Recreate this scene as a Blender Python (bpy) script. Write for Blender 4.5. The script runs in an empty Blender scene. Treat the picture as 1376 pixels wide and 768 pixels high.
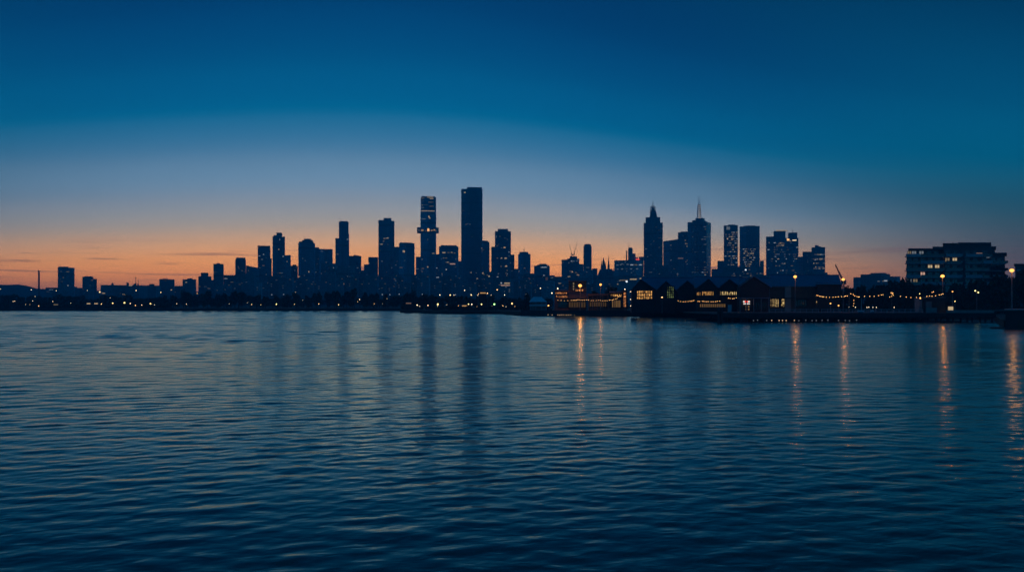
import bpy, math, random
import numpy as np
from mathutils import Vector, Matrix

R = random.Random(11)
F = 1070.0          # focal length in photograph pixels (28 mm lens, 36 mm sensor, 1376 px wide)
CX, HY = 688.0, 408.0
EYE = 5.0
scene = bpy.context.scene
COL = scene.collection


def gx(px, D): return (px - CX) / F * D
def gz(py, D): return EYE + (HY - py) / F * D
def srgb(r, g, b):
    f = lambda c: (c / 255 / 12.92) if c / 255 <= 0.04045 else ((c / 255 + 0.055) / 1.055) ** 2.4
    return (f(r), f(g), f(b))


# ------------------------------------------------------------------ node helpers
class N:
    def __init__(s, tree): s.t = tree
    def node(s, typ, **kw):
        n = s.t.nodes.new(typ)
        for k, v in kw.items(): setattr(n, k, v)
        return n
    def link(s, a, b): s.t.links.new(a, b)
    def put(s, sock, v):
        if isinstance(v, bpy.types.NodeSocket): s.link(v, sock)
        else: sock.default_value = v
    def math(s, op, a, b=None, c=None, clamp=False):
        n = s.node('ShaderNodeMath', operation=op, use_clamp=clamp)
        s.put(n.inputs[0], a)
        if b is not None: s.put(n.inputs[1], b)
        if c is not None: s.put(n.inputs[2], c)
        return n.outputs[0]
    def vmath(s, op, a, b=None, scale=None):
        n = s.node('ShaderNodeVectorMath', operation=op)
        s.put(n.inputs[0], a)
        if b is not None: s.put(n.inputs[1], b)
        if scale is not None: s.put(n.inputs[3], scale)
        return n.outputs['Value'] if op in ('DOT_PRODUCT', 'LENGTH') else n.outputs[0]
    def noise(s, vec, scale, detail=2.0, rough=0.5, dist=0.0, out='Fac'):
        n = s.node('ShaderNodeTexNoise')
        s.put(n.inputs['Vector'], vec)
        n.inputs['Scale'].default_value = scale
        n.inputs['Detail'].default_value = detail
        n.inputs['Roughness'].default_value = rough
        n.inputs['Distortion'].default_value = dist
        return n.outputs[out]
    def ramp(s, fac, stops, interp='LINEAR'):
        n = s.node('ShaderNodeValToRGB')
        cr = n.color_ramp; cr.interpolation = interp
        while len(cr.elements) > 1: cr.elements.remove(cr.elements[-1])
        cr.elements[0].position = stops[0][0]; cr.elements[0].color = (*stops[0][1], 1)
        for p, c in stops[1:]:
            e = cr.elements.new(p); e.color = (*c, 1)
        s.put(n.inputs[0], fac)
        return n.outputs[0]
    def mix(s, fac, a, b, blend='MIX'):
        n = s.node('ShaderNodeMix', data_type='RGBA', blend_type=blend)
        s.put(n.inputs[0], fac)
        s.put(n.inputs[6], a if isinstance(a, bpy.types.NodeSocket) else (*a, 1))
        s.put(n.inputs[7], b if isinstance(b, bpy.types.NodeSocket) else (*b, 1))
        return n.outputs[2]
    def maprange(s, v, a, b, c, d, interp='LINEAR'):
        n = s.node('ShaderNodeMapRange', interpolation_type=interp)
        s.put(n.inputs[0], v)
        for i, x in enumerate((a, b, c, d)): n.inputs[i + 1].default_value = x
        return n.outputs[0]


def new_mat(name):
    m = bpy.data.materials.new(name); m.use_nodes = True
    t = m.node_tree; t.nodes.clear()
    n = N(t); out = n.node('ShaderNodeOutputMaterial')
    return m, n, out


def surf(name, base, rough=0.7, var=0.25, scale=0.6, metallic=0.0, spec=0.4):
    """plain material whose colour wanders a little (dirt, wear) in world metres"""
    m, n, out = new_mat(name)
    p = n.node('ShaderNodeBsdfPrincipled')
    tc = n.node('ShaderNodeTexCoord')
    f = n.noise(tc.outputs['Object'], scale, 5, 0.6)
    lo = tuple(c * (1 - var) for c in base); hi = tuple(min(1, c * (1 + var)) for c in base)
    n.put(p.inputs['Base Color'], n.ramp(f, [(0.3, lo), (0.7, hi)]))
    n.put(p.inputs['Roughness'], n.maprange(f, 0.3, 0.7, max(0.02, rough - 0.1), min(1, rough + 0.1)))
    p.inputs['Metallic'].default_value = metallic
    p.inputs['Specular IOR Level'].default_value = spec
    n.link(p.outputs[0], out.inputs[0])
    return m


def facade(name, wall, glass, floor=3.7, bay=3.2, glass_share=0.62, rough=0.18):
    """storeys and bays: bands of glass between spandrels and piers, each pane a little different"""
    m, n, out = new_mat(name)
    tc = n.node('ShaderNodeTexCoord')
    sep = n.node('ShaderNodeSeparateXYZ'); n.link(tc.outputs['Object'], sep.inputs[0])
    u = n.math('ADD', sep.outputs[0], sep.outputs[1])
    fz = n.math('FRACT', n.math('DIVIDE', sep.outputs[2], floor))
    fu = n.math('FRACT', n.math('DIVIDE', u, bay))
    gz_ = n.math('LESS_THAN', fz, glass_share)
    gu_ = n.math('GREATER_THAN', fu, 0.22)
    g = n.math('MULTIPLY', gz_, gu_)
    iz = n.math('FLOOR', n.math('DIVIDE', sep.outputs[2], floor))
    iu = n.math('FLOOR', n.math('DIVIDE', u, bay))
    cv = n.node('ShaderNodeCombineXYZ'); n.put(cv.inputs[0], iu); n.put(cv.inputs[1], iz)
    wn = n.node('ShaderNodeTexWhiteNoise', noise_dimensions='2D'); n.link(cv.outputs[0], wn.inputs['Vector'])
    big = n.noise(tc.outputs['Object'], 0.03, 3)
    gcol = n.mix(wn.outputs['Value'], tuple(c * 0.45 for c in glass), tuple(c * 1.5 for c in glass))
    wcol = n.ramp(big, [(0.3, tuple(c * 0.7 for c in wall)), (0.7, tuple(c * 1.25 for c in wall))])
    bayn = n.node('ShaderNodeTexWhiteNoise', noise_dimensions='1D'); n.put(bayn.inputs['W'], n.math('FLOOR', n.math('DIVIDE', u, bay * 3)))
    plant = n.math('LESS_THAN', n.math('FRACT', n.math('DIVIDE', sep.outputs[2], floor * 17)), 0.07)
    oi = n.node('ShaderNodeObjectInfo')                          # no two buildings are clad alike
    own = n.maprange(oi.outputs['Random'], 0, 1, 0.75, 1.9)
    tone = n.math('MULTIPLY', own, n.math('MULTIPLY', n.maprange(bayn.outputs['Value'], 0, 1, 0.45, 1.5), n.math('MULTIPLY_ADD', plant, -0.55, 1.0)))
    p = n.node('ShaderNodeBsdfPrincipled')
    n.put(p.inputs['Base Color'], n.vmath('SCALE', n.mix(g, wcol, gcol), scale=tone))
    n.put(p.inputs['Roughness'], n.math('MULTIPLY_ADD', g, rough - 0.65, 0.65))
    n.put(p.inputs['Specular IOR Level'], n.math('MULTIPLY_ADD', g, 0.5, 0.3))
    n.link(p.outputs[0], out.inputs[0])
    return m


def glow(name, col, strength, sample='NONE', var=0.0):
    m, n, out = new_mat(name)
    e = n.node('ShaderNodeEmission')
    e.inputs[0].default_value = (*col, 1)
    if var > 0:
        tc = n.node('ShaderNodeTexCoord')
        f = n.noise(tc.outputs['Object'], 1.1, 3, 0.7)       # furniture, people and blinds inside break up the light
        n.put(e.inputs[1], n.maprange(f, 0.40, 0.64, strength * (1 - var), strength * (1 + 1.4 * var)))
    else:
        e.inputs[1].default_value = strength
    n.link(e.outputs[0], out.inputs[0])
    m.cycles.emission_sampling = sample
    return m


# ------------------------------------------------------------------ mesh helpers
def mk_mesh(name, verts, faces, mat=None, smooth=False):
    me = bpy.data.meshes.new(name)
    me.from_pydata([tuple(v) for v in verts], [], faces)
    if mat: me.materials.append(mat)
    if smooth:
        for p in me.polygons: p.use_smooth = True
    me.update()
    return me


def obj(name, me, parent=None, loc=(0, 0, 0), rotz=0.0, scale=None):
    o = bpy.data.objects.new(name, me)
    COL.objects.link(o)
    o.location = loc; o.rotation_euler = (0, 0, rotz)
    if scale: o.scale = scale
    if parent: o.parent = parent
    return o


def thing(name, label, cat, loc=(0, 0, 0), rotz=0.0, group=None, me=None):
    o = obj(name, me, None, loc, rotz)
    o['label'] = label; o['category'] = cat
    if group: o['group'] = group
    return o


class MB:
    """collects solids, builds ONE mesh"""
    def __init__(s): s.v = []; s.f = []
    def add(s, vs, fs):
        k = len(s.v); s.v += [tuple(v) for v in vs]; s.f += [tuple(i + k for i in f) for f in fs]
    def box(s, x0, x1, y0, y1, z0, z1):
        s.add([(x0, y0, z0), (x1, y0, z0), (x1, y1, z0), (x0, y1, z0), (x0, y0, z1), (x1, y0, z1), (x1, y1, z1), (x0, y1, z1)],
              [(3, 2, 1, 0), (4, 5, 6, 7), (0, 1, 5, 4), (1, 2, 6, 5), (2, 3, 7, 6), (3, 0, 4, 7)])
    def prism(s, foot, z0, z1, top=1.0, tops=None):
        n = len(foot)
        cx = sum(p[0] for p in foot) / n; cy = sum(p[1] for p in foot) / n
        vs = [(x, y, z0) for x, y in foot]
        vs += [(cx + (x - cx) * top, cy + (y - cy) * top, (tops[i] if tops else z1)) for i, (x, y) in enumerate(foot)]
        fs = [tuple(range(n - 1, -1, -1)), tuple(range(n, 2 * n))]
        fs += [(i, (i + 1) % n, n + (i + 1) % n, n + i) for i in range(n)]
        s.add(vs, fs)
    def tube(s, pts, r, seg=6, r2=None):
        pts = [Vector(p) for p in pts]; n = len(pts); r2 = r if r2 is None else r2
        vs = []
        for i, p in enumerate(pts):
            d = (pts[min(i + 1, n - 1)] - pts[max(i - 1, 0)]).normalized()
            a = d.cross(Vector((0, 0, 1)))
            if a.length < 1e-3: a = Vector((1, 0, 0))
            a.normalize(); b = d.cross(a)
            rr = r + (r2 - r) * i / max(1, n - 1)
            for k in range(seg):
                t = 2 * math.pi * k / seg
                vs.append(p + a * math.cos(t) * rr + b * math.sin(t) * rr)
        fs = []
        for i in range(n - 1):
            for k in range(seg):
                k2 = (k + 1) % seg
                fs.append((i * seg + k, i * seg + k2, (i + 1) * seg + k2, (i + 1) * seg + k))
        fs.append(tuple(range(seg - 1, -1, -1))); fs.append(tuple((n - 1) * seg + k for k in range(seg)))
        s.add(vs, fs)
    def ball(s, c, r, seg=10, rings=6, sz=1.0):
        vs = [(c[0], c[1], c[2] + r * sz)]
        for i in range(1, rings):
            a = math.pi * i / rings
            for k in range(seg):
                t = 2 * math.pi * k / seg
                vs.append((c[0] + r * math.sin(a) * math.cos(t), c[1] + r * math.sin(a) * math.sin(t), c[2] + r * sz * math.cos(a)))
        vs.append((c[0], c[1], c[2] - r * sz)); L = len(vs) - 1
        fs = [(0, 1 + k, 1 + (k + 1) % seg) for k in range(seg)]
        for i in range(rings - 2):
            for k in range(seg):
                a = 1 + i * seg; b = a + seg; k2 = (k + 1) % seg
                fs.append((a + k, b + k, b + k2, a + k2))
        a = 1 + (rings - 2) * seg
        fs += [(L, a + (k + 1) % seg, a + k) for k in range(seg)]
        s.add(vs, fs)
    def shift(s, x, y, z):
        s.v = [(a + x, b + y, c + z) for a, b, c in s.v]; return s
    def mesh(s, name, mat, smooth=False): return mk_mesh(name, s.v, s.f, mat, smooth)
    def build(s, name, mat, parent=None, world=False, smooth=False, rotz=0.0, loc=(0, 0, 0)):
        """world=True: vertices are in world metres, parent is an unrotated Empty"""
        if world and parent is not None:
            p = parent
            while p is not None:
                s.shift(-p.location.x, -p.location.y, -p.location.z); p = p.parent
        return obj(name, s.mesh(name, mat, smooth), parent, loc, rotz)


# ------------------------------------------------------------------ materials
M = {}
M['tower_a'] = facade('tower_glass_dark', (0.28, 0.31, 0.35), (0.16, 0.20, 0.25))
M['tower_b'] = facade('tower_concrete', (0.38, 0.39, 0.41), (0.14, 0.17, 0.21), 3.4, 4.0, 0.55)
M['tower_c'] = facade('tower_glass_blue', (0.26, 0.31, 0.37), (0.22, 0.28, 0.36), 3.9, 1.8, 0.75, 0.12)
M['tower_d'] = facade('tower_stone', (0.33, 0.32, 0.32), (0.12, 0.14, 0.17), 3.3, 5.0, 0.5)
M['pale_pier'] = surf('pale_precast', (0.38, 0.40, 0.43), 0.6, 0.15, 0.05)
M['steel'] = surf('painted_steel', (0.16, 0.17, 0.18), 0.5, 0.2, 1.0, 0.3)
M['white_paint'] = surf('white_paint', (0.75, 0.76, 0.78), 0.5, 0.08, 0.4)
M['roof_metal'] = surf('blue_grey_roof_sheet', (0.12, 0.16, 0.24), 0.5, 0.25, 0.25, 0.0)
M['timber'] = surf('dark_timber_boards', (0.035, 0.032, 0.03), 0.8, 0.4, 0.8)
M['brick'] = surf('brown_brick', (0.13, 0.085, 0.06), 0.85, 0.3, 1.2)
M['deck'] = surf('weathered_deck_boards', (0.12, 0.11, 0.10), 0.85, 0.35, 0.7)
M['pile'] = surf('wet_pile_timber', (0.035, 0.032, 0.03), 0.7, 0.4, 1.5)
M['stone'] = surf('quay_stone', (0.05, 0.05, 0.05), 0.85, 0.35, 0.35)
M['ground'] = surf('ground_dark_grass_and_paving', (0.05, 0.06, 0.045), 0.95, 0.4, 0.05)
M['concrete'] = surf('bare_concrete', (0.3, 0.29, 0.27), 0.85, 0.2, 0.4)
M['render'] = surf('grey_rendered_wall', (0.09, 0.095, 0.108), 0.8, 0.15, 0.15)
M['glass_dark'] = surf('dark_window_glass', (0.02, 0.025, 0.03), 0.08, 0.2, 0.4, 0.0, 0.6)
M['awning'] = surf('dark_awning_canvas', (0.05, 0.05, 0.055), 0.9, 0.25, 0.5)
M['bark'] = surf('tree_bark', (0.07, 0.055, 0.04), 0.9, 0.3, 2.0)
M['hill'] = surf('distant_wooded_hill', (0.05, 0.07, 0.06), 1.0, 0.3, 0.01)
M['cable'] = surf('black_cable', (0.02, 0.02, 0.02), 0.6, 0.2, 2.0)


def leaf_mat(name, base):
    m, n, out = new_mat(name)
    geo = n.node('ShaderNodeNewGeometry')
    p = n.node('ShaderNodeBsdfPrincipled')
    n.put(p.inputs['Base Color'], n.ramp(geo.outputs['Random Per Island'],
          [(0, tuple(c * 0.6 for c in base)), (1, tuple(c * 1.5 for c in base))]))
    p.inputs['Roughness'].default_value = 0.7
    n.link(p.outputs[0], out.inputs[0])
    return m


M['leaf_a'] = leaf_mat('foliage_dark', (0.03, 0.042, 0.022))
M['leaf_b'] = leaf_mat('foliage_olive', (0.045, 0.05, 0.025))

WARM, COOL, AMBER, SODIUM = (1, 0.74, 0.42), (0.78, 0.9, 1.0), (1, 0.55, 0.2), (1, 0.27, 0.05)
PINK, GREEN, RED = (1, 0.6, 0.45), (0.45, 1, 0.35), (1, 0.08, 0.06)
GLOW = {}
for nm, c in dict(warm=WARM, cool=COOL, amber=AMBER, pink=PINK, green=GREEN, red=RED).items():
    for lv, st in ((0, 0.06), (1, 0.17), (2, 0.55), (3, 1.8)):
        GLOW[nm, lv] = glow('lit_window_%s_%d' % (nm, lv), c, st)
M['sodium_globe'] = glow('sodium_lamp_glass', (1, 0.40, 0.085), 2.6, 'NONE')
M['warm_bulb'] = glow('warm_string_bulb', (1, 0.50, 0.16), 4.5, 'FRONT')
for nm, c in dict(warm=(1, 0.64, 0.27), white=(1, 0.8, 0.52), yellow=(1, 0.8, 0.3), green=(0.4, 1, 0.3), orange=(1, 0.45, 0.12)).items():
    M['lamp_' + nm] = glow('far_lamp_' + nm, c, 3.6, 'FRONT')
M['room_light'] = glow('lit_interior_yellow', (1, 0.68, 0.27), 0.6, 'FRONT', 0.95)
M['room_amber'] = glow('lit_interior_amber', (1, 0.48, 0.13), 0.7, 'FRONT', 0.95)
M['room_orange'] = glow('lit_interior_orange', (1, 0.36, 0.11), 0.6, 'FRONT', 0.8)
M['room_green'] = glow('lit_interior_green', (0.65, 0.85, 0.28), 0.13, 'FRONT', 0.95)
M['sign_red'] = glow('red_lit_sign', RED, 1.2)
M['sign_white'] = glow('white_lit_sign', (1, 0.9, 0.85), 0.9)

PANE = {k: None for k in GLOW}
for k, mt in GLOW.items():
    b = MB(); b.box(-0.5, 0.5, -0.5, 0.5, -0.5, 0.5); PANE[k] = b.mesh('window', mt)

# ------------------------------------------------------------------ the setting
GROUND_Z = 1.6


def wave_mesh():
    """the harbour as one rippled sheet: rings of points, wave lengths growing with the spacing of the rings"""
    ratio = 1.0034
    r = [0.5, 2, 4, 6]
    q = 8.0
    while q < 720: r.append(q); q *= ratio
    r += list(np.geomspace(730, 2440, 14))
    r = np.array(r)
    dense = np.arange(-0.70, 0.7001, 0.0022)
    coarse = np.linspace(0.74, 2 * math.pi - 0.74, 60)
    ang = np.concatenate([dense, coarse]); nr, na = len(r), len(ang)
    sx, cx_ = np.sin(ang), np.cos(ang)
    rs = np.random.RandomState(5)
    nc = 170
    lam = np.exp(np.linspace(math.log(0.32), math.log(34), nc)) * rs.uniform(.97, 1.03, nc)
    th = math.radians(-80) + rs.normal(0, 0.52, nc)
    kx, ky = 2 * math.pi / lam * np.cos(th), 2 * math.pi / lam * np.sin(th)
    ph = rs.uniform(0, 2 * math.pi, nc)
    V = np.zeros((nr, na, 3), np.float32)
    lim = np.minimum(1780 / np.maximum(np.abs(sx), 1e-6), np.where(cx_ < 0, 285 / np.maximum(-cx_, 1e-6), 1e9))   # the sheet ends inside the haze
    sc = np.minimum(1.0, lim / 2440)
    V[..., 0] = r[:, None] * sx * sc; V[..., 1] = r[:, None] * cx_ * sc
    lc = np.maximum(0.85, 0.026 * r)
    g = np.exp(-0.5 * ((np.log(lam)[None] - np.log(lc)[:, None]) / 0.62) ** 2)
    g *= np.clip((lam[None] / (0.0034 * r[:, None]) - 3) / 3, 0, 1)
    g /= np.sqrt((g ** 2).sum(1) / 2)[:, None]                  # unit rms slope
    rms = np.interp(r, [0, 8, 20, 120, 500, 740, 900], [0, SLOPE * .9, SLOPE, SLOPE * FARK, SLOPE * FARK, SLOPE * .5, 0])
    A = (g * rms[:, None] * lam[None] / (2 * math.pi)).astype(np.float32)
    for i0 in range(0, nr, 40):
        i1 = min(nr, i0 + 40)
        act = np.where(A[i0:i1].max(0) > 1e-4)[0]
        X, Y = V[i0:i1, :, 0], V[i0:i1, :, 1]
        gust = 1 + .42 * np.sin(X * .031 + 1.3 * np.sin(Y * .023 + 1)) * np.sin(Y * .047 + .7 * np.sin(X * .041)) + .15 * np.sin(X * .13 + Y * .21 + 2)
        H = np.zeros_like(X)
        for i in act: H += A[i0:i1, i][:, None] * np.cos(kx[i] * X + ky[i] * Y + ph[i])
        V[i0:i1, :, 2] = H * gust
    me = bpy.data.meshes.new('water')
    i, j = np.meshgrid(np.arange(nr - 1), np.arange(na), indexing='ij'); j2 = (j + 1) % na
    Fq = np.stack([i * na + j, i * na + j2, (i + 1) * na + j2, (i + 1) * na + j], -1).reshape(-1, 4)
    hub = np.arange(na)                                         # close the small hole under the camera
    nv = nr * na
    me.vertices.add(nv); me.vertices.foreach_set('co', V.reshape(-1))
    nq = len(Fq)
    me.loops.add(nq * 4 + na); me.loops.foreach_set('vertex_index', np.concatenate([Fq.reshape(-1), hub[::-1]]).astype(np.int32))
    me.polygons.add(nq + 1)
    me.polygons.foreach_set('loop_start', np.concatenate([np.arange(nq) * 4, [nq * 4]]).astype(np.int32))
    me.polygons.foreach_set('use_smooth', np.ones(nq + 1, bool))
    me.update(calc_edges=True); me.validate()
    return me


def water_mat():
    m, n, out = new_mat('harbour_water')
    geo = n.node('ShaderNodeNewGeometry')
    pos = geo.outputs['Position']
    rot = n.node('ShaderNodeMapping'); rot.vector_type = 'POINT'
    n.link(pos, rot.inputs[0]); rot.inputs['Rotation'].default_value = (0, 0, math.radians(-9))
    P0 = rot.outputs[0]
    e = 0.03

    def height(off):
        p = n.vmath('ADD', P0, off)
        def octave(sc, sx, sy, det, dist, rot_=0):
            mp = n.node('ShaderNodeMapping'); n.link(p, mp.inputs[0])
            mp.inputs['Scale'].default_value = (sx, sy, 1); mp.inputs['Rotation'].default_value = (0, 0, rot_)
            return n.noise(mp.outputs[0], sc, det, 0.5, dist)
        a = octave(0.2, 0.5, 1.0, 1.0, 0.3)                 # long swell, metres apart
        b_ = octave(0.75, 0.42, 1.0, 1.0, 0.35, 0.15)         # wavelets
        c = octave(2.4, 0.6, 1.0, 2.0, 0.3, -0.3)             # ripples
        h = n.math('MULTIPLY', a, SW)
        h = n.math('MULTIPLY_ADD', b_, WV, h)
        h = n.math('MULTIPLY_ADD', c, RP, h)
        return h
    h0, hx, hy = height((0, 0, 0)), height((e, 0, 0)), height((0, e, 0))
    # calmer and rougher patches of water
    patch = n.maprange(n.noise(pos, 0.011, 2), 0.35, 0.65, 0.75, 1.2)
    k = n.math('DIVIDE', patch, -e)
    sx = n.math('MULTIPLY', n.math('SUBTRACT', hx, h0), k)
    sy = n.math('MULTIPLY', n.math('SUBTRACT', hy, h0), k)
    cv = n.node('ShaderNodeCombineXYZ'); n.put(cv.inputs[0], sx); n.put(cv.inputs[1], sy); cv.inputs[2].default_value = 0
    nrm = n.vmath('NORMALIZE', n.vmath('ADD', geo.outputs['Normal'], cv.outputs[0]))
    # ripples too small to model roughen the open water more than the sheltered edge in front of the camera
    r0 = n.maprange(n.vmath('LENGTH', pos), 15, 140, 0.12, 0.175)
    rough = n.math('MULTIPLY', r0, n.maprange(n.noise(pos, 0.02, 3), 0.35, 0.65, 0.85, 1.15))
    body = n.node('ShaderNodeBsdfDiffuse'); body.inputs[0].default_value = (0.003, 0.06, 0.055, 1)      # green silt in the water
    top = n.node('ShaderNodeBsdfGlossy'); top.distribution = 'MULTI_GGX'; top.inputs[0].default_value = (0.64, 0.97, 0.95, 1)
    n.put(top.inputs['Roughness'], rough); n.link(nrm, top.inputs['Normal'])
    fr = n.node('ShaderNodeFresnel'); fr.inputs[0].default_value = 1.333; n.link(nrm, fr.inputs['Normal'])
    mx = n.node('ShaderNodeMixShader')
    n.link(fr.outputs[0], mx.inputs[0]); n.link(body.outputs[0], mx.inputs[1]); n.link(top.outputs[0], mx.inputs[2])
    n.link(mx.outputs[0], out.inputs[0])
    return m


SW, WV, RP = 0.0, 0.024, 0.024
SLOPE, FARK = 0.027, 1.45
wm = wave_mesh(); wm.materials.append(water_mat())
w = obj('water', wm); w['kind'] = 'structure'

# shoreline in plan (pixel column, distance): one ground sheet with a vertical edge, out to the horizon
SHORE = [(-900, 563), (537, 563), (537.5, 446), (566, 420), (592, 384), (655, 384), (672, 378), (700, 334), (750, 322),
         (930, 318), (967, 262), (1335, 250), (1349, 160), (1420, 157), (2300, 157)]
pts = [(gx(px, D), D) for px, D in SHORE]
b = MB(); b.prism([(-1770, 563)] + pts[1:-1] + [(1770, 157), (1770, 2430), (-1770, 2430)], -0.5, GROUND_Z)
g = b.build('ground', M['ground']); g['kind'] = 'structure'
# paved promenade on the right bank, laid on the ground sheet
b = MB(); b.prism([(gx(700, 337), 337), (gx(930, 320), 320), (gx(968, 264), 264), (gx(1334, 252), 252), (gx(1334, 262), 262),
                   (gx(968, 275), 275), (gx(930, 332), 332), (gx(700, 350), 350)], GROUND_Z - 0.2, GROUND_Z + 0.12)
o = b.build('promenade', M['stone']); o['kind'] = 'structure'
# stone quay facing
b = MB()
Q = [(700, 333.4), (750, 321.4), (930, 317.4), (966, 261.4)]
for (a, Da), (c, Dc) in zip(Q[:-1], Q[1:]):
    x0, x1 = gx(a, Da), gx(c, Dc)
    b.add([(x0, Da, -0.4), (x1, Dc, -0.4), (x1, Dc + 0.5, -0.4), (x0, Da + 0.5, -0.4), (x0, Da, 2.3), (x1, Dc, 2.3), (x1, Dc + 0.5, 2.3), (x0, Da + 0.5, 2.3)],
          [(3, 2, 1, 0), (4, 5, 6, 7), (0, 1, 5, 4), (1, 2, 6, 5), (2, 3, 7, 6), (3, 0, 4, 7)])
o = b.build('quay_wall', M['stone']); o['kind'] = 'structure'


def ridge(name, pts_px, D, depth, mat):
    b = MB(); n_ = len(pts_px); vs = []
    for px, py in pts_px:
        x = gx(px, D); z = gz(py, D)
        vs += [(x, D - 120, GROUND_Z - 1), (x, D, z), (x, D + depth, GROUND_Z - 1)]
    fs = []
    for i in range(n_ - 1):
        a, c = i * 3, i * 3 + 3
        fs += [(a, c, c + 1, a + 1), (a + 1, c + 1, c + 2, a + 2)]
    b.add(vs, fs)
    o = b.build(name, mat, smooth=True); o['kind'] = 'structure'


rr = random.Random(3)
line = [(-330, 384), (-200, 380), (-90, 383), (-30, 384), (0, 385.5), (8, 385.2), (14, 386), (20, 388), (27, 391.5), (34, 394.5), (60, 396), (110, 397)]
ridge('hills', [(a, c) for a, c in line if a > -200], 2130, 120, M['hill'])
line2 = [(-260, 381), (-60, 380.5), (10, 382.5), (25, 381.8), (38, 384), (50, 388), (90, 390), (180, 391), (300, 392), (700, 393), (1200, 386), (1420, 380), (1700, 376), (1900, 384)]
line2 = [(px + 0, py + rr.uniform(-0.4, 0.4)) for px, py in line2]
ridge('hills', [(a, c) for a, c in line2 if a < 1450], 2300, 110, M['hill'])


# ------------------------------------------------------------------ towers
def footprint(kind, w_, d_):
    if kind == 'round':
        return [(w_ / 2 * math.cos(t), d_ / 2 * math.sin(t)) for t in [2 * math.pi * (k + 0.5) / 20 for k in range(20)]]
    if kind == 'cut':
        c = 0.16 * min(w_, d_)
        return [(-w_/2 + c, -d_/2), (w_/2 - c, -d_/2), (w_/2, -d_/2 + c), (w_/2, d_/2 - c), (w_/2 - c, d_/2), (-w_/2 + c, d_/2), (-w_/2, d_/2 - c), (-w_/2, -d_/2 + c)]
    return [(-w_/2, -d_/2), (w_/2, -d_/2), (w_/2, d_/2), (-w_/2, d_/2)]


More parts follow.
